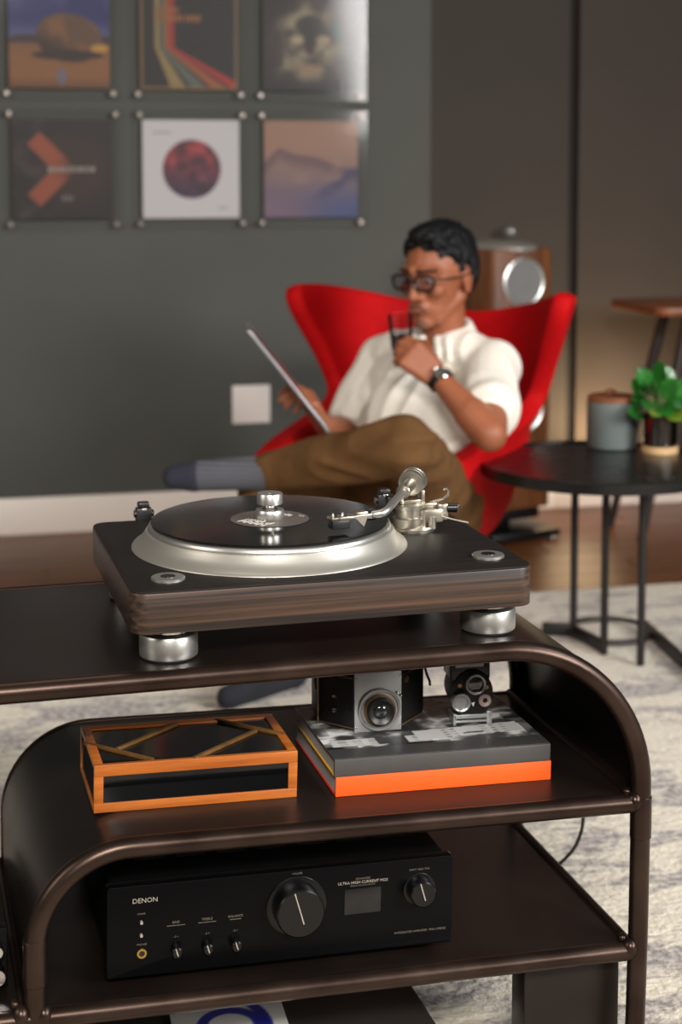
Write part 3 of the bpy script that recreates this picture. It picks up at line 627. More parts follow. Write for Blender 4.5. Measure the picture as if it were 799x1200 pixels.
def book(name, label, loc, w, d, h, cover, spine, page, under):
    t = thing(name, label, 'book', loc, RM)
    B().box(0.002, w - 0.003, 0.004, d - 0.003, 0.0025, h - 0.0025).out('page_block', page, t)
    B().box(0, w, 0, 0.004, 0, h, 0.0012).out('spine', spine, t)
    B().box(0, w, 0.003, d, 0, 0.0026, 0.0008).out('back_board', under, t)
    B().box(0, w, 0.003, d, h - 0.0026, h, 0.0008).out('front_board', cover, t)
    return t
bo = book('orange_book', 'thick book with bright orange spine under the charcoal book', (0.264, 0.0745, zm(0.264)), 0.2915, 0.212, 0.0255, ORANGE, ORANGE, PAPER, REDB)
bg = book('charcoal_book', 'charcoal book with black and white photo cover carrying two cameras', (0.2625, 0.0745, zm(0.264) + 0.0256), 0.292, 0.208, 0.0225, GREYBK, GREYBK, PAPER, YELLOW)
def c_book(u, v):
    n = vnoise(u, v, 8, 31, 4); g = 60 + 190 * sstep(0.35, 0.66, n)
    cell = np.floor(u * 7 + 0.3 * np.floor(v * 5)) * 13.7 + np.floor(v * 5) * 7.3; rnd = (np.sin(cell * 12.9898) * 43758.5453) % 1.0
    g = g * (0.45 + 0.75 * rnd); g = np.where(v < 0.16, 62, g)
    m = (v > 0.19) * (v < 0.31) * (u > 0.03) * (u < 0.5); g = np.where(m, np.where(rnd > 0.4, 196, 60) + 30 * (n - 0.5), g)
    lines = (np.sin(v * 520) > 0.2) * m * (np.sin(u * 90) > -0.2); g = np.where(lines, g * 0.75, g)
    a = v - 0.215 - 0.10 * (u - 0.45) ; tk = (a > 0) * (a < 0.17) * (u > 0.44) * (u < 0.95); g = np.where(tk, 196, g)
    hand = tk * (np.sin(a * 150) > 0.55) * (np.sin(u * 70 + 3 * np.sin(u * 31)) > -0.1) * (u > 0.5) * (u < 0.88); g = np.where(hand, 110, g)
    g = np.where(tk * (np.abs(a - 0.05) < 0.012) * (u > 0.66) * (u < 0.76), 40, g); g = np.where((v < 0.16), 62, g)
    g = np.clip(g * 1.02, 12, 228); return np.stack([g, g, g * 0.99], -1)
print_sheet('photo_cover', 0.2915, 0.2045, 170, 120, c_book, Matrix.Translation((0.0003, 0.003, 0.0229)), bg, BKPRINT, 0.0005)

bt = lambda x: zm(0.264) + 0.0256 + 0.0229 - TM * (x - 0.2625)      # top of the charcoal book
fc = thing('folding_camera', 'old black folding camera with square silver lens plate on the charcoal book', 'camera', (0.347, 0.166, bt(0.347) + 0.0003), (0, 0, math.radians(-3)))
# local: x right, y back, front plate at y=0
b = B(); b.box(-0.072, 0.076, 0.046, 0.088, 0.004, 0.078, 0.004); b.out('camera_body', LEATHER, fc)
pz0, pz1 = 0.004, 0.074
b = B(); b.prism([(-0.033, 0.004), (0.033, 0.004), (0.074, 0.047), (-0.070, 0.047)], pz0, pz1, 0.001); b.out('folding_front', LEATHER, fc)
for z in (0.0045, 0.072):
    B().tube([(-0.033, 0.003, z), (-0.0705, 0.046, z - 0.001)], 0.0011, 8).out('strut', BRASS, fc); B().tube([(0.033, 0.003, z), (0.0745, 0.046, z - 0.001)], 0.0011, 8).out('strut', BRASS, fc)
B().tube([(-0.0715, 0.045, 0.002), (-0.0715, 0.045, 0.076)], 0.0012, 8).out('edge_trim', BRASS, fc)
B().tube([(-0.0725, 0.05, 0.046), (-0.074, 0.05, 0.056), (-0.0735, 0.05, 0.074)], 0.0016, 8).out('strap_lug', BLACK, fc)
pl = B(); pl.box(-0.032, 0.032, -0.002, 0.004, 0.0, 0.080, 0.001); pl = pl.out('lens_plate', SILVER, fc)
LM = Matrix.Translation((0.001, -0.002, 0.030)) @ basis((0, -1, 0)).to_4x4()
B().lathe([(0.0290, -0.001), (0.0290, 0.003), (0.0275, 0.0048), (0.0262, 0.0048), (0.0245, 0.0025), (0.018, 0.0025)], 56, LM).out('shutter_ring', SILVER, pl)
B().lathe([(0.0215, 0.002), (0.0215, 0.008), (0.0198, 0.0095), (0.0185, 0.009)], 48, LM).out('focus_ring', BRASS, pl)
B().lathe([(0.0185, 0.004), (0.0185, 0.0135), (0.0165, 0.015), (0.0095, 0.0105), (0.0, 0.0105)], 48, LM).out('lens_barrel', BLACK, pl)
B().ball((0.001, -0.0125, 0.030), 0.0098, 0.004, 0.0098, u=28).out('lens_glass', LENS, pl)
b = B()
for x, z in ((-0.0295, 0.007), (0.0295, 0.007), (-0.0295, 0.073), (0.0295, 0.073)): b.ball((x, -0.002, z), 0.0014)
b.ball((0.0305, -0.0025, 0.047), 0.0022); b.ball((0.026, -0.004, 0.051), 0.002); b.out('plate_screws', CHROME, pl)
for z in (0.024, 0.042): B().lathe([(0.0034, 0), (0.003, 0.0018), (0.0012, 0.0024), (0, 0.0024)], 16, Matrix.Translation((-0.0525, 0.0255, z)) @ basis((-0.75, -0.66, 0)).to_4x4()).out('rivet', CHROME, fc)
b = B(); b.lathe([(0.005, 0), (0.005, 0.003), (0, 0.0035)], 16, Matrix.Translation((0.041, 0.013, 0.064)) @ basis((0.72, -0.69, 0)).to_4x4()); b.out('side_catch', BRASS, fc)
b = B(); b.tube([(0.077, 0.046, 0.066), (0.079, 0.044, 0.058), (0.083, 0.043, 0.048), (0.0835, 0.043, 0.042)], 0.0018, 8); b.out('strap_lug', BLACK, fc)
b = B(); b.box(-0.03, 0.03, 0.05, 0.084, 0.078, 0.084, 0.002); b.out('viewfinder_lid', BLKMET, fc)

cc = thing('cine_camera', 'small old black turret cine camera on the right of the charcoal book', 'camera', (0.4795, 0.168, bt(0.4795) + 0.0003), (0, 0, math.radians(-6)))
b = B(); b.prism([(0.027 * math.cos(a), 0.031 * math.sin(a) + 0.042) for a in np.linspace(0, 2 * PI, 41)[:-1]], -0.050, -0.004, 0.002, M=Matrix(((1, 0, 0, 0), (0, 0, -1, 0), (0, 1, 0, 0), (0, 0, 0, 1)))); b.out('camera_body', LEATHER, cc)
b = B(); b.box(-0.029, 0.025, -0.001, 0.045, 0.06, 0.0895, 0.0025); b.out('top_block', BLKMET, cc)
b = B(); b.box(-0.024, 0.016, -0.004, 0.0, 0.078, 0.088, 0.001); b.out('finder_plate', DKCHR, cc)
b = B(); b.prism([(0.0285 * math.cos(a), 0.033 * math.sin(a) + 0.042) for a in np.linspace(0, 2 * PI, 49)[:-1]], 0.0, 0.004, 0.001, M=FRONT); tur = b.out('turret_plate', BLKMET, cc)
def ring(x, z, r, ri, dep, m, name, inner):
    M_ = Matrix.Translation((x, -0.004, z)) @ basis((0, -1, 0)).to_4x4()
    o = B().lathe([(r, -0.001), (r, dep), (r - 0.0012, dep + 0.001), (ri, dep), (ri, dep - 0.003)], 36, M_).out(name, m, tur)
    B().lathe([(ri, dep - 0.003), (ri * 0.5, dep - 0.0022), (0, dep - 0.002)], 28, M_).out(name + '_glass', inner, tur)
ring(0.003, 0.0575, 0.0142, 0.0108, 0.008, SILVER, 'top_lens', LENS)
ring(-0.0175, 0.034, 0.0128, 0.0095, 0.010, SILVER, 'silver_lens', mat('pale_lens_cap', S(150, 152, 148), 0.4, 0.4))
ring(0.0165, 0.0335, 0.0088, 0.0035, 0.004, mat('pinkish_ring', S(168, 146, 140), 0.45, 0.3), 'small_lens', BLACK)
B().prism([(-0.002, 0.03), (0.001, 0.025), (0.003, 0.031), (0.0005, 0.0305)], 0.004, 0.0052, M=FRONT).out('index_arrow', WHITEP, tur)
b = B()
for x, z in ((-0.018, 0.055), (0.019, 0.051)): b.cyl((x, -0.003, z), (x, -0.006, z), 0.0028, n=12)
b.out('turret_screws', BRASS, tur)
b = B(); b.box(-0.0265, 0.0265, -0.006, 0.026, 0.009, 0.0145, 0.001); b.box(-0.0265, -0.0225, -0.006, 0.022, 0.0, 0.016, 0.0008); b.box(0.0195, 0.0265, -0.006, 0.022, 0.0, 0.018, 0.0008); b.box(-0.0225, 0.02, -0.004, 0.02, 0.003, 0.006, 0.0005); b.out('foot_bracket', SILVER, cc)

# ------------------------------------------------------------------ amplifier on the lower shelf
am = thing('amplifier', 'black stereo amplifier with round volume knob on the lower shelf', 'amplifier', (-0.0315, 0.03, zl(-0.0315)), (0, math.atan(TL) * 0.9, 0))
AW, AH = 0.435, 0.113; z0 = 0.0105
B().prism(rrect(0, AW, z0, z0 + AH, 0.004, 4), -0.016, 0, 0.0015, M=FRONT).out('front_panel', DARKAMP, am, smooth=30)
top = B().box(0.006, AW - 0.006, 0.016, 0.36, z0 + 0.002, z0 + AH - 0.004, 0.002).out('case', AMPTOP, am)
vt = B()
for r in range(3):
    for c in range(7): vt.box(0.045 + c * 0.052, 0.083 + c * 0.052, 0.08 + r * 0.075, 0.135 + r * 0.075, z0 + AH - 0.0042, z0 + AH - 0.0034)
vt.out('vent_grilles', mat('vent_mesh', S(26, 25, 25), 0.5, 0.3, bump=0.5, bscale=900), top)
for x in (0.045, AW - 0.09): 
    for y in (0.03, 0.31): B().lathe([(0.018, 0), (0.02, 0.002), (0.02, 0.0085), (0.018, z0)], 32, Matrix.Translation((x + 0.02, y + 0.012, 0))).out('foot', DKCHR, am)
def knob(x, z, r, dep, name, flange=0, dot=True):
    M_ = Matrix.Translation((x, 0, z)) @ basis((0, -1, 0)).to_4x4()
    o = B().lathe([(r, 0), (r, dep - 0.002), (r - 0.0018, dep), (r * 0.55, dep - 0.0006), (0, dep - 0.0006)], 48, M_).out(name, mat(name + '_black', S(12, 12, 13), 0.28, 0.2), am)
    B().box(-0.0007, 0.0007, -dep - 0.0003, -dep + 0.0012, -0.45 * r, 0.93 * r, M=Matrix.Translation((x, 0, z)) @ Matrix.Rotation(math.radians(-17), 4, 'Y')).out('pointer_line', DIMP, o)
    if flange: B().lathe([(flange, 0), (flange, 0.0015), (flange - 0.0015, 0.0022), (r, 0.0018)], 56, M_).out('knob_flange', mat('flange_black', S(14, 14, 15), 0.25, 0.3), o)
    return o
ZC = z0 + 0.060
knob(0.232, z0 + 0.068, 0.030, 0.024, 'volume_knob', 0.0375); knob(0.390, z0 + 0.074, 0.0165, 0.02, 'selector_knob', 0.0205)
for i, x in enumerate((0.083, 0.121, 0.156)): knob(x, z0 + 0.030, 0.0068, 0.014, 'tone_knob')
B().box(0.293, 0.340, -0.0012, 0.001, z0 + 0.050, z0 + 0.082, 0.0005).out('display_window', mat('display_grey', S(24, 24, 25), 0.25), am)
jk = B().lathe([(0.0058, 0), (0.0058, 0.002), (0.0036, 0.002), (0.0036, -0.004)], 24, Matrix.Translation((0.042, 0, z0 + 0.029)) @ basis((0, -1, 0)).to_4x4(), cap=False).out('headphone_jack', GOLD, am)
B().cyl((0.042, 0.0, z0 + 0.029), (0.042, -0.0012, z0 + 0.029), 0.0036, n=16).out('jack_hole', RUBBER, jk)
for zz in (0.052, 0.068): B().cyl((0.041, 0, z0 + zz), (0.041, -0.004, z0 + zz), 0.0018, n=12).out('indicator_lamp', DIMP, am)
def amp_text(s, x, z, size, m=AMPP, al='LEFT'): text(s, size, m, am, Matrix.Translation((x, -0.0004, z0 + z)) @ FRONT, align=al)
amp_text('DENON', 0.030, 0.0915, 0.0085, DIMP)
amp_text('VOLUME', 0.232, 0.108, 0.0034, AMPP, 'CENTER'); amp_text('INPUT SELECTOR', 0.390, 0.098, 0.0034, AMPP, 'CENTER')
amp_text('ADVANCED', 0.3165, 0.0935, 0.0036, AMPP, 'CENTER'); amp_text('ULTRA HIGH CURRENT MOS', 0.3165, 0.0885, 0.0050, DIMP, 'CENTER'); amp_text('SINGLE PUSH-PULL CIRCUIT', 0.3165, 0.0853, 0.0026, AMPP, 'CENTER')
amp_text('INTEGRATED AMPLIFIER  PMA-1700NE', 0.4265, 0.018, 0.0040, AMPP, 'RIGHT')
amp_text('POWER', 0.041, 0.077, 0.0028, AMPP, 'CENTER'); amp_text('PHONES', 0.042, 0.039, 0.0032, AMPP, 'CENTER')
for s, x in (('BASS', 0.083), ('TREBLE', 0.121), ('BALANCE', 0.156)): amp_text(s, x, 0.062, 0.0042, AMPP, 'CENTER'); amp_text('- 0 +', x, 0.044, 0.0036, AMPP, 'CENTER')
b = B()
for x in (0.083, 0.121): b.box(x - 0.011, x + 0.011, -0.0004, 0.0005, z0 + 0.059, z0 + 0.0596)
b.box(0.149, 0.163, -0.0004, 0.0005, z0 + 0.059, z0 + 0.0596); b.out('printed_rules', AMPP, am)

# small dark player at the far left of the lower shelf
dv = thing('tape_player', 'dark player with silver knobs cut off at the left picture edge', 'player', (-0.335, 0.05, zl(-0.24)), (0, math.atan(TL), 0))
B().box(0, 0.17, 0.012, 0.26, 0.004, 0.085, 0.004).out('player_case', BLKMET, dv)
for zz, r in ((0.056, 0.008), (0.025, 0.011)): B().cyl((0.176, 0.014, zz), (0.176, -0.012, zz), r, n=20, bev=0.001).out('knob', CHROME, dv)
b = B(); b.box(0.0, 0.19, 0.012, 0.03, 0.002, 0.075, 0.002); b.out('front_plate', BLKMET, dv)

# low board, magazine, cable
lb = B().box(-0.10, 0.408, 0.02, 0.40, 0.010, 0.050, 0.004).out('low_board', CRATE); tag(lb, 'low dark board lying under the lower shelf', 'board')
mg = thing('magazine', 'white magazine with blue curves on the low dark board', 'magazine', (0.06, 0.028, 0.0505), (0, 0, math.radians(-4)))
B().box(0, 0.15, 0, 0.20, 0, 0.005, 0.0006).out('magazine_pages', PAPER, mg)
def c_mag(u, v):
    b = np.ones(u.shape + (3,)) * np.array([222, 218, 212.])
    for cx, r in ((0.25, 0.62), (0.5, 0.3)):
        q = np.hypot((u - cx), (v - 0.65) * 1.3); b = mixc(b, sstep(r - 0.11, r - 0.09, q) * sstep(r + 0.01, r - 0.01, q), (28, 36, 150))
    return b
print_sheet('magazine_cover', 0.149, 0.199, 60, 80, c_mag, Matrix.Translation((0.0005, 0.0005, 0.0056)), mg, BKPRINT, 0.0005)
cb = B().tube(smoothp([(0.70, 0.52, 0.012), (0.722, 0.49, 0.04), (0.748, 0.462, 0.08), (0.764, 0.46, 0.10), (0.774, 0.46, 0.127), (0.775, 0.46, 0.155), (0.768, 0.462, 0.19), (0.74, 0.465, 0.23), (0.70, 0.47, 0.262), (0.66, 0.45, 0.28), (0.652, 0.44, 0.29)]), 0.0028, 8).out('power_cable', CABLE)
tag(cb, 'black cable looping down behind the console onto the rug', 'cable')

# ------------------------------------------------------------------ red lounge chair
CF = V((math.cos(math.radians(-130)), math.sin(math.radians(-130)), 0)); CL = V((-CF.y, CF.x, 0)); CZ = V((0, 0, 1)); CC = V((1.022, 2.055, 0))
ch = thing('lounge_chair', 'red wool winged lounge chair holding the seated man', 'chair', CC)
def cl(f, l, z): return CF * f + CL * l + CZ * z
interp = lambda x, xp, fp: float(np.interp(x, xp, fp))
def shell_pt(u, v):
    tm = interp(v, [0, .2, .36, .41, .44, .475, .53, .7, .85, .95, 1], [148, 150, 149, 146, 124, 90, 72, 78, 86, 90, 85])
    th = math.radians(u * tm); s = math.sin(th); c = math.cos(th)
    w = interp(v, [0, .15, .3, .45, .55, .7, .85, 1], [.16, .21, .235, .262, .296, .322, .350, .376])
    d = interp(v, [0, .15, .3, .5, 1], [.20, .28, .31, .33, .42]); fr = interp(v, [0, .2, .35, .5], [.24, .46, .60, .58])
    zt = 0.775 + 0.09 * abs(math.sin(math.radians(u * 90))) ** 1.6
    z = 0.235 + v * (zt - 0.235)
    f = -d * c if c > 0 else -fr * c
    return cl(f, w * (s if c > 0 else math.copysign(abs(s) ** 0.3, s)), z)
nu, nv = 48, 26; verts = []; faces = []
for j in range(nv + 1):
    for i in range(nu + 1): verts.append(shell_pt(-1 + 2 * i / nu, j / nv))
for j in range(nv):
    for i in range(nu): a = j * (nu + 1) + i; faces.append((a, a + 1, a + nu + 2, a + nu + 1))
ci = len(verts); verts.append(cl(0.02, 0, 0.225))
for i in range(nu): faces.append((i + 1, i, ci))
faces.append((0, nu, ci))
me = bpy.data.meshes.new('shell'); me.from_pydata([tuple(v) for v in verts], [], faces)
o = bpy.data.objects.new('shell', me); COL.objects.link(o)
sm = o.modifiers.new('a', 'SMOOTH'); sm.factor = 0.5; sm.iterations = 3
so = o.modifiers.new('b', 'SOLIDIFY'); so.thickness = 0.05; so.offset = 0.0
sb = o.modifiers.new('c', 'SUBSURF'); sb.levels = 1; sb.render_levels = 1
nm = bpy.data.meshes.new_from_object(o.evaluated_get(bpy.context.evaluated_depsgraph_get())); bpy.data.objects.remove(o)
for p in nm.polygons: p.use_smooth = True
nm.materials.append(RED); o = bpy.data.objects.new('shell', nm); COL.objects.link(o); o.parent = ch
b = B(); b.ball(cl(0.08, 0, 0.235), 0.30, 0.20, 0.055, Matrix((CF, CL, CZ)).transposed()); b.caps(cl(0.30, -0.15, 0.245), cl(0.30, 0.15, 0.245), 0.05, 0.055); blob('seat_cushion', b, RED, ch, 0.012, 3)
B().cyl((0, 0, 0.05), (0, 0, 0.24), 0.03, n=20).out('pedestal', ALU, ch)
for k in range(4):
    a = k * PI / 2 + 0.5; B().tube([(0.02 * math.cos(a), 0.02 * math.sin(a), 0.06), (0.17 * math.cos(a), 0.17 * math.sin(a), 0.045), (0.31 * math.cos(a), 0.31 * math.sin(a), 0.018)], [0.022, 0.018, 0.011], 10).out('base_arm', ALU, ch)

# ------------------------------------------------------------------ seated man
man = thing('person', 'seated man in white knit shirt and brown trousers sipping from a glass', 'person', CC)
CAMP = V((-0.258, -1.833, 1.17))
def w_(*a): return CAMP + (V(a) - CAMP) * 1.04 - CC
LSH, RSH, NECK, HEAD = w_(1.085, 1.70, .700), w_(0.905, 1.995, .690), w_(1.01, 1.82, .775), w_(0.984, 1.788, .908)
LELB, LWR, LHAND = w_(0.985, 1.44, .590), w_(0.912, 1.575, .700), w_(0.858, 1.618, .762)
RELB, RWR, RHAND = w_(0.800, 1.94, .520), w_(0.700, 1.760, .572), w_(0.651, 1.717, .601)
LHIP, RHIP = w_(0.965, 1.66, .385), w_(0.880, 1.83, .375)
LKN, LAN, LTOE = w_(0.752, 1.304, .600), w_(0.530, 1.555, .512), w_(0.325, 1.621, .495)
RKN, RAN, RTOE, RHEEL = w_(0.535, 1.62, .447), V((0.580, 1.610, .088)) - CC, V((0.418, 1.512, .032)) - CC, V((0.588, 1.612, .040)) - CC
# the head's own frame
hf = V((-0.80, -0.60, -0.16)).normalized(); hl = V((0.60, -0.80, 0.0)).normalized(); hu = hf.cross(hl).normalized(); 
if hu.z < 0: hu = -hu
HR = Matrix((hf, hl, hu)).transposed()
def hp3(f, l, u): return HEAD + hf * f + hl * l + hu * u
body = B()
body.ball(hp3(-0.010, 0, 0.030), 0.096, 0.076, 0.088, HR)                       # skull
body.ball(hp3(0.030, 0, -0.005), 0.066, 0.064, 0.085, HR)                       # face
body.ball(hp3(0.040, 0, -0.062), 0.052, 0.050, 0.050, HR)                       # jaw
body.ball(hp3(0.072, 0, -0.093), 0.024, 0.027, 0.020, HR)                       # chin
for s in (-1, 1):
    body.caps(hp3(0.054, s * 0.024, -0.084), hp3(-0.012, s * 0.048, -0.045), 0.021, 0.021)   # jaw line
    body.ball(hp3(0.068, s * 0.040, -0.014), 0.026, 0.024, 0.020, HR)           # cheekbone
    body.caps(hp3(0.088, s * 0.014, 0.034), hp3(0.070, s * 0.050, 0.032), 0.011, 0.010)      # brow
    e = basis(hl * s + hf * 0.35); body.ball(hp3(-0.012, s * 0.079, -0.004), 0.019, 0.031, 0.007, Matrix((hf, hu, (hl * s + hf * 0.0).normalized())).transposed())
    body.ball(hp3(-0.010, s * 0.078, -0.028), 0.010, 0.008, 0.010, HR)
    body.ball(hp3(0.096, s * 0.013, -0.030), 0.011, 0.010, 0.009, HR)           # nostril
body.caps(hp3(0.090, 0, 0.022), hp3(0.111, 0, -0.022), 0.010, 0.012); body.ball(hp3(0.112, 0, -0.025), 0.013, 0.012, 0.011, HR)
body.ball(hp3(0.086, 0, -0.053), 0.016, 0.027, 0.015, HR)                       # muzzle
body.ball(hp3(0.098, 0, -0.056), 0.009, 0.022, 0.005, HR); body.ball(hp3(0.094, 0, -0.066), 0.009, 0.018, 0.006, HR)
body.caps(NECK + V((0, 0, -0.03)), hp3(-0.012, 0, -0.055), 0.056, 0.054)
body.caps(NECK + V((0, 0, -0.05)), LSH, 0.05, 0.045); body.caps(NECK + V((0, 0, -0.05)), RSH, 0.05, 0.045)
body.caps(NECK + V((0, 0, -0.08)), (LHIP + RHIP) / 2 + V((0, 0, 0.06)), 0.085, 0.09)
body.caps(LSH, LELB, 0.047, 0.040); body.caps(LELB, LELB.lerp(LWR, 0.35), 0.041, 0.041); body.caps(LELB.lerp(LWR, 0.35), LWR, 0.041, 0.026, sq=0.9)
body.caps(RSH, RELB, 0.045, 0.038); body.caps(RELB, RELB.lerp(RWR, 0.35), 0.039, 0.039); body.caps(RELB.lerp(RWR, 0.35), RWR, 0.038, 0.025)
def hand(b, wr, d, n, s, curl, thumb, sc=1.0, spread=0.0):
    """wrist, direction to the knuckles d, palm normal n, thumb side s"""
    d = V(d).normalized(); n = V(n); n = (n - d * n.dot(d)).normalized(); s_ = d.cross(n); s_ = s_ if s_.dot(V(s)) > 0 else -s_
    P = lambda a, t, q: wr + (d * a + s_ * t + n * q) * sc
    for t in (-0.027, -0.009, 0.009, 0.026): b.caps(P(0.0, t * 0.55, 0), P(0.078, t, -0.002), 0.0155 * sc, 0.0125 * sc)
    b.caps(P(0.012, 0.018, 0.008), P(0.05, 0.034, 0.014), 0.016 * sc, 0.012 * sc)            # thumb ball
    for k, (t, L, r) in enumerate(((0.0285, 0.072, 0.0092), (0.0095, 0.080, 0.0094), (-0.0095, 0.074, 0.0090), (-0.0275, 0.058, 0.0080))):
        p = P(0.082 - 0.004 * abs(k - 1), t, -0.002); ang = 0; c = curl[k]
        for q, fr in enumerate((0.45, 0.30, 0.25)):
            ang += c * (1.0, 1.15, 0.7)[q]; dv_ = d * math.cos(ang) + n * math.sin(ang) + s_ * (spread * (1.5 - k) * 0.06)
            e = p + dv_.normalized() * L * fr * sc; b.caps(p, e, r * sc * (1 - 0.06 * q), r * sc * (0.94 - 0.06 * q)); p = e
    p = P(0.05, 0.034, 0.014)
    for q, (a, t, nn, L) in enumerate(thumb):
        dv_ = (d * a + s_ * t + n * nn).normalized(); e = p + dv_ * L * sc; b.caps(p, e, (0.0115 - 0.001 * q) * sc, (0.0105 - 0.001 * q) * sc); p = e
CR = V((0.9636, -0.2674, 0)); CD = V((0.2674, 0.9636, -0.09)).normalized(); CU = V((0, 0, 1))   # picture right, away, up as directions
GL = w_(0.853, 1.662, .800)                                                     # the glass
hand(body, LWR, -CR * 0.72 + CU * 0.62 + CD * 0.10, CD * 0.9 - CR * 0.35, CU + CR * 0.2, (0.62, 0.66, 0.7, 0.75), ((0.5, 0.5, 0.75, 0.034), (0.45, 0.05, 0.9, 0.028)), 1.06)
hand(body, RWR, (RHAND - RWR) * 0.6 + CU * 0.05 - CR * 0.01, -CR * 0.3 + CD * 0.1 - CU * 0.5, CU * 0.6 - CR * 0.8, (0.55, 0.65, 0.7, 0.75), ((0.85, 0.5, 0.15, 0.034), (0.9, 0.2, 0.3, 0.028)), 1.05)
body.caps(LAN, LAN.lerp(LTOE, 0.3), 0.03, 0.03); body.caps(LHIP, LKN, 0.05, 0.045); body.caps(LKN, LAN, 0.043, 0.03); body.caps(RHIP, RKN, 0.05, 0.045); body.caps(RKN, RAN, 0.043, 0.03)
body.caps((LHIP + RHIP) / 2 + V((0, 0, 0.05)), LHIP, 0.08, 0.06); body.caps((LHIP + RHIP) / 2 + V((0, 0, 0.05)), RHIP, 0.08, 0.06)
bd = blob('body', body, SKIN, man, 0.0045, 3, 0.5)
# hair
hr = B()
hr.ball(hp3(-0.026, 0, 0.058), 0.092, 0.079, 0.078, HR); hr.ball(hp3(-0.052, 0, 0.020), 0.062, 0.076, 0.085, HR); hr.ball(hp3(-0.066, 0, -0.022), 0.036, 0.058, 0.040, HR)
hr.ball(hp3(0.024, 0, 0.108), 0.044, 0.052, 0.023, HR); hr.ball(hp3(0.006, 0.010, 0.114), 0.060, 0.054, 0.024, HR)
for s in (-1, 1): hr.caps(hp3(-0.004, s * 0.066, 0.050), hp3(0.0, s * 0.069, 0.026), 0.014, 0.008); hr.caps(hp3(0.044, s * 0.038, 0.094), hp3(0.010, s * 0.062, 0.064), 0.016, 0.017)
blob('hair', hr, HAIR, man, 0.0040, 2, 0.5, fold=0.007, dirn=(45, 45, 25))
# face details
for s in (-1, 1):
    o = B().ball(hp3(0.082, s * 0.032, 0.012), 0.010, 0.014, 0.008, HR).out('eye', mat('eye_white', S(190, 180, 172), 0.3), man)
    B().ball(hp3(0.0895, s * 0.032, 0.010), 0.004, 0.006, 0.006, HR).out('iris', BLACK, o)
    B().caps(hp3(0.101, s * 0.014, 0.036), hp3(0.078, s * 0.054, 0.036), 0.004, 0.003).out('eyebrow', HAIR, man)
b = B(); b.caps(hp3(0.106, -0.014, -0.0465), hp3(0.106, 0.014, -0.0465), 0.0035, 0.0035); b.caps(hp3(0.105, 0.012, -0.047), hp3(0.096, 0.027, -0.062), 0.0035, 0.003); b.caps(hp3(0.105, -0.012, -0.047), hp3(0.096, -0.027, -0.062), 0.0035, 0.003); b.ball(hp3(0.092, 0, -0.096), 0.009, 0.018, 0.012, HR); b.out('goatee', STUB, man, smooth=80)
b = B(); b.caps(hp3(0.1065, -0.015, -0.0600), hp3(0.1065, 0.015, -0.0600), 0.0032, 0.0032); b.out('lips', LIP, man, smooth=80)
# shirt
sh = B(); mid = (LHIP + RHIP) / 2; chest = (LSH + RSH) / 2
tl = V((0.574, -0.819, 0)); tf = V((-0.819, -0.574, 0)); TR = Matrix((tf, tl, CZ)).transposed()
sh.ball(chest + V((0, 0, -0.085)) + tf * 0.01, 0.118, 0.178, 0.150, TR); sh.ball(chest.lerp(mid, 0.55) + tf * 0.02, 0.122, 0.166, 0.17, TR); sh.ball(mid + V((0, 0, 0.08)) + tf * 0.01, 0.128, 0.168, 0.10, TR)
sh.caps(NECK + V((0, 0, -0.042)), LSH + V((0, 0, 0.004)), 0.062, 0.058); sh.caps(NECK + V((0, 0, -0.042)), RSH + V((0, 0, 0.004)), 0.062, 0.058)
le = LSH.lerp(LELB, 0.60); re = RSH.lerp(RELB, 0.72)
sh.caps(LSH, le, 0.066, 0.062); sh.caps(RSH, re, 0.062, 0.060); sh.cyl(le, le + (LELB - LSH).normalized() * 0.035, 0.064, 0.066, 24); sh.cyl(re, re + (RELB - RSH).normalized() * 0.03, 0.060, 0.062, 24)
sh.caps(chest + V((0, 0, -0.06)) + tl * 0.10, le, 0.08, 0.05); sh.caps(chest + V((0, 0, -0.06)) - tl * 0.10, re, 0.08, 0.05)
st = blob('shirt', sh, SHIRT, man, 0.006, 6, 0.5, fold=0.011, dirn=(7, 11, 6))
co = B()
ring_ = [NECK + (tf * math.cos(a) * 0.060 + tl * math.sin(a) * 0.066) + V((0, 0, 0.026 - 0.040 * (0.5 + 0.5 * math.cos(a)))) for a in np.linspace(0.35, 2 * PI - 0.35, 26)]
for p, q in zip(ring_, ring_[1:]): co.caps(p, q, 0.011, 0.011, 10); co.caps(p + V((0, 0, -0.018)) + (p - NECK) * 0.14, q + V((0, 0, -0.018)) + (q - NECK) * 0.14, 0.010, 0.010, 10)
for s, p in ((1, ring_[0]), (-1, ring_[-1])): co.caps(p, p + tf * 0.035 + tl * s * 0.030 + V((0, 0, -0.05)), 0.012, 0.007); co.caps(p + tl * s * 0.03, p + tf * 0.022 + tl * s * 0.05 + V((0, 0, -0.045)), 0.012, 0.008)
blob('collar', co, SHIRT, man, 0.0045, 3)
# trousers
tr = B()
tr.ball(mid + V((0, 0, 0.0)), 0.12, 0.165, 0.10, TR)
tr.caps(LHIP, LKN, 0.088, 0.062); tr.caps(LKN, LKN.lerp(LAN, 0.5), 0.062, 0.056); tr.caps(LKN.lerp(LAN, 0.4), LAN + (LKN - LAN) * 0.02, 0.057, 0.043)
tr.cyl(LAN + (LKN - LAN) * 0.04, LAN - (LKN - LAN) * 0.05, 0.045, 0.044, 24)
tr.caps(RHIP, RKN, 0.090, 0.070); tr.caps(RKN, RKN.lerp(RAN, 0.45), 0.068, 0.066); tr.caps(RKN.lerp(RAN, 0.4), RAN + (RKN - RAN) * 0.24, 0.064, 0.055); tr.cyl(RAN + (RKN - RAN) * 0.24, RAN + (RKN - RAN) * 0.16, 0.056, 0.056, 24)
tr.caps((LHIP + LKN) / 2, (RHIP + RKN) / 2 + V((0.04, 0.02, 0)), 0.07, 0.07)
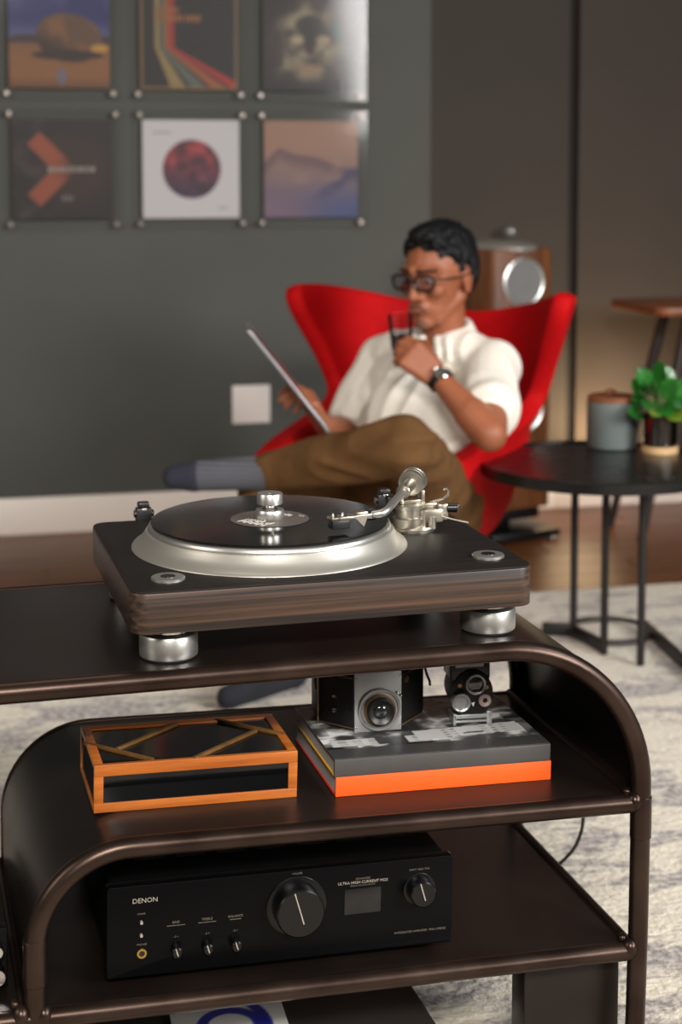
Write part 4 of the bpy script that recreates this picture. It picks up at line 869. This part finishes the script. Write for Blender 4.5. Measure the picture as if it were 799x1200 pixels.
blob('trousers', tr, CORD, man, 0.006, 5, 0.5, fold=0.008, dirn=(5, 9, 13))
# socks
sk = B(); sk.caps(LAN + (LKN - LAN) * 0.10, LAN, 0.037, 0.038); sk.ball(LAN + (LAN - LKN).normalized() * 0.028 + V((0, 0, -0.008)), 0.039, 0.039, 0.041)
fdir = (LTOE - LAN).normalized(); sk.caps(LAN + V((0, 0, -0.004)), LAN.lerp(LTOE, 0.55), 0.040, 0.037); sk.caps(LAN.lerp(LTOE, 0.5), LAN.lerp(LTOE, 0.84), 0.038, 0.034)
blob('sock', sk, SOCK, man, 0.005, 4)
sk = B(); sk.caps(LAN.lerp(LTOE, 0.80), LAN.lerp(LTOE, 1.0), 0.0365, 0.028); blob('sock_toe', sk, SOCKT, man, 0.004, 3)
sk = B(); sk.caps(RAN + V((0, 0, 0.10)), RAN, 0.040, 0.039); sk.caps(RAN, RHEEL, 0.039, 0.034); sk.caps(RAN + V((-0.02, -0.01, -0.015)), RAN.lerp(RTOE, 0.65), 0.039, 0.034); sk.caps(RHEEL, RTOE, 0.032, 0.026)
blob('sock', sk, mat('dark_sock', S(28, 29, 36), 0.9, bump=0.3, bscale=400), man, 0.005, 4)
# spectacles
gl = thing('spectacles', 'dark framed spectacles worn on the seated man\'s face', 'spectacles', HEAD + CC)
g3 = lambda f, l, u: hf * f + hl * l + hu * u
for s in (-1, 1):
    pts = []
    for a in np.linspace(0, 2 * PI, 29)[:-1]:
        c, q = math.cos(a), math.sin(a); x = 0.026 * math.copysign(abs(c) ** 0.7, c); y = 0.018 * math.copysign(abs(q) ** 0.75, q)
        pts.append(g3(0.112 - 0.12 * abs(s * 0.034 + x) , s * 0.034 + x, 0.010 + y))
    o = B().tube(pts, 0.0037, 8, True).out('rim', SPECS, gl)
    cen = sum(pts, V((0, 0, 0))) / len(pts); B().poly([cen] + pts, [(0, i + 1, (i + 1) % len(pts) + 1) for i in range(len(pts))]).out('lens', EYELENS, o)
    B().tube([g3(0.106, s * 0.058, 0.021), g3(0.085, s * 0.078, 0.018), g3(0.02, s * 0.085, 0.010), g3(-0.018, s * 0.084, 0.012), g3(-0.032, s * 0.080, -0.006)], 0.0024, 8).out('temple_arm', SPECS, gl)
B().tube([g3(0.110, -0.010, 0.016), g3(0.116, 0, 0.019), g3(0.110, 0.010, 0.016)], 0.0026, 8).out('bridge', SPECS, gl)
# watch
wdv = (LWR - LELB).normalized(); wc = LWR - wdv * 0.012; face = (-CD + CR * 0.25 + CU * 0.2); face = (face - wdv * face.dot(wdv)).normalized(); wx = wdv.cross(face)
wt = thing('wristwatch', 'steel wristwatch with dark strap on the man\'s raised wrist', 'watch', wc + CC)
b = B()
for dz in (-0.006, 0, 0.006): b.tube([wdv * dz + (face * math.cos(a) + wx * math.sin(a) * 1.02) * 0.0285 for a in np.linspace(0, 2 * PI, 25)[:-1]], 0.0036, 8, True)
b.out('strap', BLACK, wt)
M_ = Matrix.Translation(face * 0.028) @ basis(face).to_4x4()
ca = B().lathe([(0.0165, 0), (0.0172, 0.003), (0.017, 0.007), (0.0152, 0.0085), (0.0145, 0.008)], 32, M_).out('watch_case', CHROME, wt)
B().lathe([(0.0146, 0.0076), (0.0, 0.0076)], 32, M_).out('dial', mat('watch_dial', S(96, 92, 86), 0.6), ca)
# drinking glass
GT = (V((-0.10, 0.0, 1))).normalized()
dg_ = thing('drinking_glass', 'small clear tumbler raised to the man\'s mouth', 'glass', GL + CC - GT * 0.045, GT.to_track_quat('Z', 'Y').to_euler())
B().lathe([(0.0, 0.0), (0.026, 0.0), (0.0265, 0.003), (0.0290, 0.082), (0.0278, 0.0825), (0.0255, 0.010), (0.0, 0.010)], 36, cap=False).out('tumbler', CUP, dg_)
B().lathe([(0.0, 0.0105), (0.0250, 0.0105), (0.0262, 0.034), (0.0, 0.034)], 32, cap=False).out('drink', WINE, dg_)
# tablet
tA, tB = w_(0.690, 1.695, .575), w_(0.504, 1.737, .822); ta_ = (tB - tA).normalized(); tv = V((0.27, 0.955, -0.10)); tv = (tv - ta_ * tv.dot(ta_)).normalized(); tn = ta_.cross(tv)
tbm = Matrix((ta_, tv, tn)).transposed()
tbt = thing('tablet', 'thin silver tablet held edge-on in the man\'s lowered hand', 'tablet', tA + CC, tbm.to_euler())
B().prism(rrect(0, 0.312, -0.10, 0.10, 0.012, 5), -0.004, 0.004, 0.0015).out('tablet_shell', TABLET, tbt)
B().box(0.008, 0.304, -0.092, 0.092, 0.0036, 0.0046).out('screen', SCREEN, tbt)

# ------------------------------------------------------------------ side table with canister and plant
sd = thing('side_table', 'round black metal side table on thin rods beside the red chair', 'table', (1.335, 1.63, 0))
TZ = 0.477
B().lathe([(0.0, TZ - 0.004), (0.279, TZ - 0.004), (0.279, TZ), (0.0, TZ)], 96, cap=False).out('table_top', TBLACK, sd)
B().lathe([(0.277, TZ - 0.022), (0.283, TZ - 0.022), (0.284, TZ + 0.003), (0.282, TZ + 0.005), (0.2785, TZ + 0.003), (0.2785, TZ - 0.02), (0.277, TZ - 0.022)], 96, cap=False).out('rim', TBLACK, sd)
TO = lambda x, y, z: V((x - 1.335, y - 1.63, z))
for x, y in ((1.349, 1.806), (1.362, 1.655), (1.408, 1.552)):
    B().cyl(TO(x, y, 0.008), TO(x, y, TZ - 0.004), 0.0092, n=14).out('leg', LEGBLK, sd)
B().tube([TO(1.437 + 0.104 * math.cos(a), 1.785 + 0.104 * math.sin(a), 0.024) for a in np.linspace(0, 2 * PI, 41)[:-1]], 0.006, 10, True).out('base_ring', LEGBLK, sd)
for p, q in (((1.349, 1.806), (1.28, 1.84)), ((1.535, 1.790), (1.47, 1.36)), ((1.349, 1.806), (1.362, 1.655))):
    a = TO(p[0], p[1], 0.009); c = TO(q[0], q[1], 0.009); dd = c - a
    B().box(0, dd.length, -0.005, 0.005, 0, 0.032, 0.001, M=Matrix.Translation(a) @ Matrix.Rotation(math.atan2(dd.y, dd.x), 4, 'Z')).out('foot_bar', LEGBLK, sd)
cn = thing('canister', 'blue grey stoneware canister with wooden lid on the black side table', 'canister', (1.450, 1.818, TZ))
B().lathe([(0.056, 0), (0.0605, 0.003), (0.0615, 0.02), (0.0615, 0.112), (0.0600, 0.116), (0.056, 0.116)], 48).out('pot', CERAM, cn)
ld = B().lathe([(0.057, 0.1135), (0.0605, 0.1165), (0.0605, 0.127), (0.058, 0.1295), (0.0, 0.130)], 48).out('lid', LIDW, cn)
B().ball((-0.005, 0, 0.137), 0.014, 0.011, 0.009).out('lid_knob', LIDW, ld)
pp = thing('potted_plant', 'small glossy green plant in a clear glass planter on the side table', 'plant', (1.530, 1.715, TZ))
B().lathe([(0.0, 0), (0.043, 0), (0.0445, 0.002), (0.0445, 0.016), (0.043, 0.018), (0.0, 0.018)], 40, cap=False).out('wood_base', PALEW, pp)
B().lathe([(0.0415, 0.018), (0.0415, 0.094), (0.0395, 0.095), (0.0390, 0.020)], 40, cap=False).out('glass_cup', VASE, pp)
B().lathe([(0.0, 0.019), (0.0375, 0.019), (0.0378, 0.084), (0.03, 0.089), (0.0, 0.090)], 32, cap=False).out('soil', SOIL, pp)
def leaf(L, W, cup=0.25):
    vs = []; fs = []; n = 8
    for i in range(n + 1):
        t = i / n; w = W * math.sin(PI * min(1, t * 0.94 + 0.04)) ** 0.55; z = -cup * L * t * t * 0.6
        for k in (-1, -0.5, 0, 0.5, 1): vs.append((L * t, w * k, z + 0.22 * w * abs(k) ** 1.5 + 0.001))
    for i in range(n):
        for k in range(4): a = i * 5 + k; fs.append((a, a + 1, a + 6, a + 5))
    m = len(vs); vs += [(x, y, z - 0.0012) for x, y, z in vs]; fs += [tuple(m + i for i in f[::-1]) for f in fs]
    rim = [i * 5 for i in range(n + 1)] + [n * 5 + k for k in range(1, 5)] + [i * 5 + 4 for i in range(n - 1, -1, -1)] + [3, 2, 1]
    for a, c in zip(rim, rim[1:] + rim[:1]): fs.append((a, c, c + m, a + m))
    return vs, fs
lv = random.Random(9)
# leaves: (picture right, up, away) of the leaf's middle, size, tilt
LP = [(-0.036, 0.176, 0.0, 0.032, 1), (0.004, 0.192, 0.01, 0.034, 0), (-0.050, 0.150, 0.02, 0.030, 0), (-0.020, 0.150, -0.02, 0.034, 0), (0.010, 0.150, -0.025, 0.034, 0), (0.030, 0.128, -0.02, 0.040, 0), (-0.030, 0.128, -0.03, 0.034, 0),
      (-0.062, 0.098, -0.015, 0.032, 0), (0.0, 0.118, -0.035, 0.036, 0), (0.045, 0.145, 0.02, 0.034, 0), (-0.012, 0.165, 0.03, 0.032, 0), (0.020, 0.170, 0.03, 0.032, 0), (-0.02, 0.105, -0.04, 0.030, 2), (0.02, 0.103, -0.04, 0.030, 2), (0.038, 0.108, -0.02, 0.028, 2), (-0.002, 0.135, 0.035, 0.034, 0), (-0.04, 0.115, 0.03, 0.032, 0), (0.04, 0.12, 0.03, 0.03, 0)]
for (r, u, aw, L, kd) in LP:
    tip = CR * r + CU * u + V((0.2674, 0.9636, 0)) * aw; b0 = V((r * 0.15, aw * 0.15, 0.088)); out = (V((tip.x, tip.y, 0)) * 10 + CU * (0.9 if u > 0.14 else 0.1) - V((0.2674, 0.9636, 0)) * 0.5)
    out = out.normalized(); z = CU * 0.75 - V((0.2674, 0.9636, 0)) * 0.75 + V((lv.uniform(-.45, .45), lv.uniform(-.45, .45), lv.uniform(-.3, .3))); z = (z - out * z.dot(out)).normalized(); y = z.cross(out)
    R3 = Matrix((out, y, z)).transposed() @ Matrix.Rotation(lv.uniform(-0.3, 0.3), 3, 'Y')
    st_ = B().tube([b0, b0.lerp(tip, 0.5) + CU * 0.012, tip], 0.0016, 6).out('stem', STEM, pp)
    vs, fs = leaf(L * 1.75, L * 0.66); B().poly(vs, fs, Matrix.Translation(tip - out * L * 0.7) @ R3.to_4x4()).out('leaf', LEAFY if kd == 2 else LEAFM, pp, smooth=60)

# ------------------------------------------------------------------ speaker and tall stool by the far wall
sp = thing('loudspeaker', 'rosewood floor loudspeaker with grey drivers behind the red chair', 'speaker', (1.597, 2.958, 0), (0, 0, math.radians(14)))
prof = [(0.095, -0.12), (0.106, -0.115), (0.114, -0.10), (0.117, -0.05), (0.116, 0.02), (0.108, 0.09), (0.09, 0.15), (0.06, 0.19), (0.03, 0.205)]
B().prism(prof + [(-x, y) for x, y in prof[::-1]], 0.10, 0.915, 0.004).out('cabinet', SPKW, sp, smooth=40)
B().ball((0, 0.03, 0.914), 0.113, 0.165, 0.030, u=40).out('cabinet_top', SPKTOP, sp, smooth=80)
pod = B(); pod.ball((0.0, -0.04, 0.966), 0.027, 0.030, 0.027); pod.caps((0, -0.02, 0.966), (0, 0.05, 0.955), 0.020, 0.008); pod.cyl((0, -0.02, 0.93), (0, -0.02, 0.955), 0.012, n=16); pod.out('tweeter_pod', mat('pod_grey', S(120, 116, 112), 0.3, 0.6), sp, smooth=60)
for zz, r in ((0.812, 0.072), (0.60, 0.075), (0.42, 0.075)):
    M_ = Matrix.Translation((0.0, -0.12, zz)) @ basis((0, -1, 0)).to_4x4()
    o = B().lathe([(r + 0.006, -0.002), (r + 0.006, 0.004), (r, 0.006), (r - 0.008, 0.002)], 48, M_).out('driver_ring', ALU, sp)
    B().lathe([(r - 0.004, 0.003), (r * 0.75, 0.006), (r * 0.5, -0.001), (r * 0.34, -0.004), (r * 0.30, 0.001), (0, 0.006)], 48, M_).out('driver_cone', CONE, o)
B().box(-0.09, 0.09, -0.09, 0.15, 0.06, 0.10, 0.003).out('plinth', BLKMET, sp)
B().box(-0.02, 0.02, -0.03, 0.08, 0.03, 0.06, 0.003).out('plinth_stem', BLKMET, sp)
B().box(-0.13, 0.13, -0.15, 0.19, 0.008, 0.032, 0.004).out('base_plate', BLKMET, sp)
for sx in (-0.11, 0.11):
    for sy in (-0.13, 0.17): B().cyl((sx, sy, 0), (sx, sy, 0.01), 0.012, n=12).out('spike_foot', CHROME, sp)
tsx = thing('tall_stool', 'tall wooden topped stool with splayed dark legs at the right picture edge', 'stool', (2.28, 2.84, 0))
B().prism(rrect(-0.29, 0.29, -0.19, 0.19, 0.05), 0.712, 0.738, 0.005).out('stool_top', STOOLW, tsx)
for sx in (-1, 1):
    for sy in (-1, 1): B().tube([(sx * 0.30, sy * 0.115, 0.0), (sx * 0.13, sy * 0.08, 0.713)], [0.013, 0.018], 12).out('leg', DKWOOD, tsx)
B().tube([(-0.245, -0.10, 0.24), (0.245, -0.10, 0.24)], 0.009, 8).out('stretcher', DKWOOD, tsx)
B().tube([(-0.245, 0.10, 0.24), (0.245, 0.10, 0.24)], 0.009, 8).out('stretcher', DKWOOD, tsx)
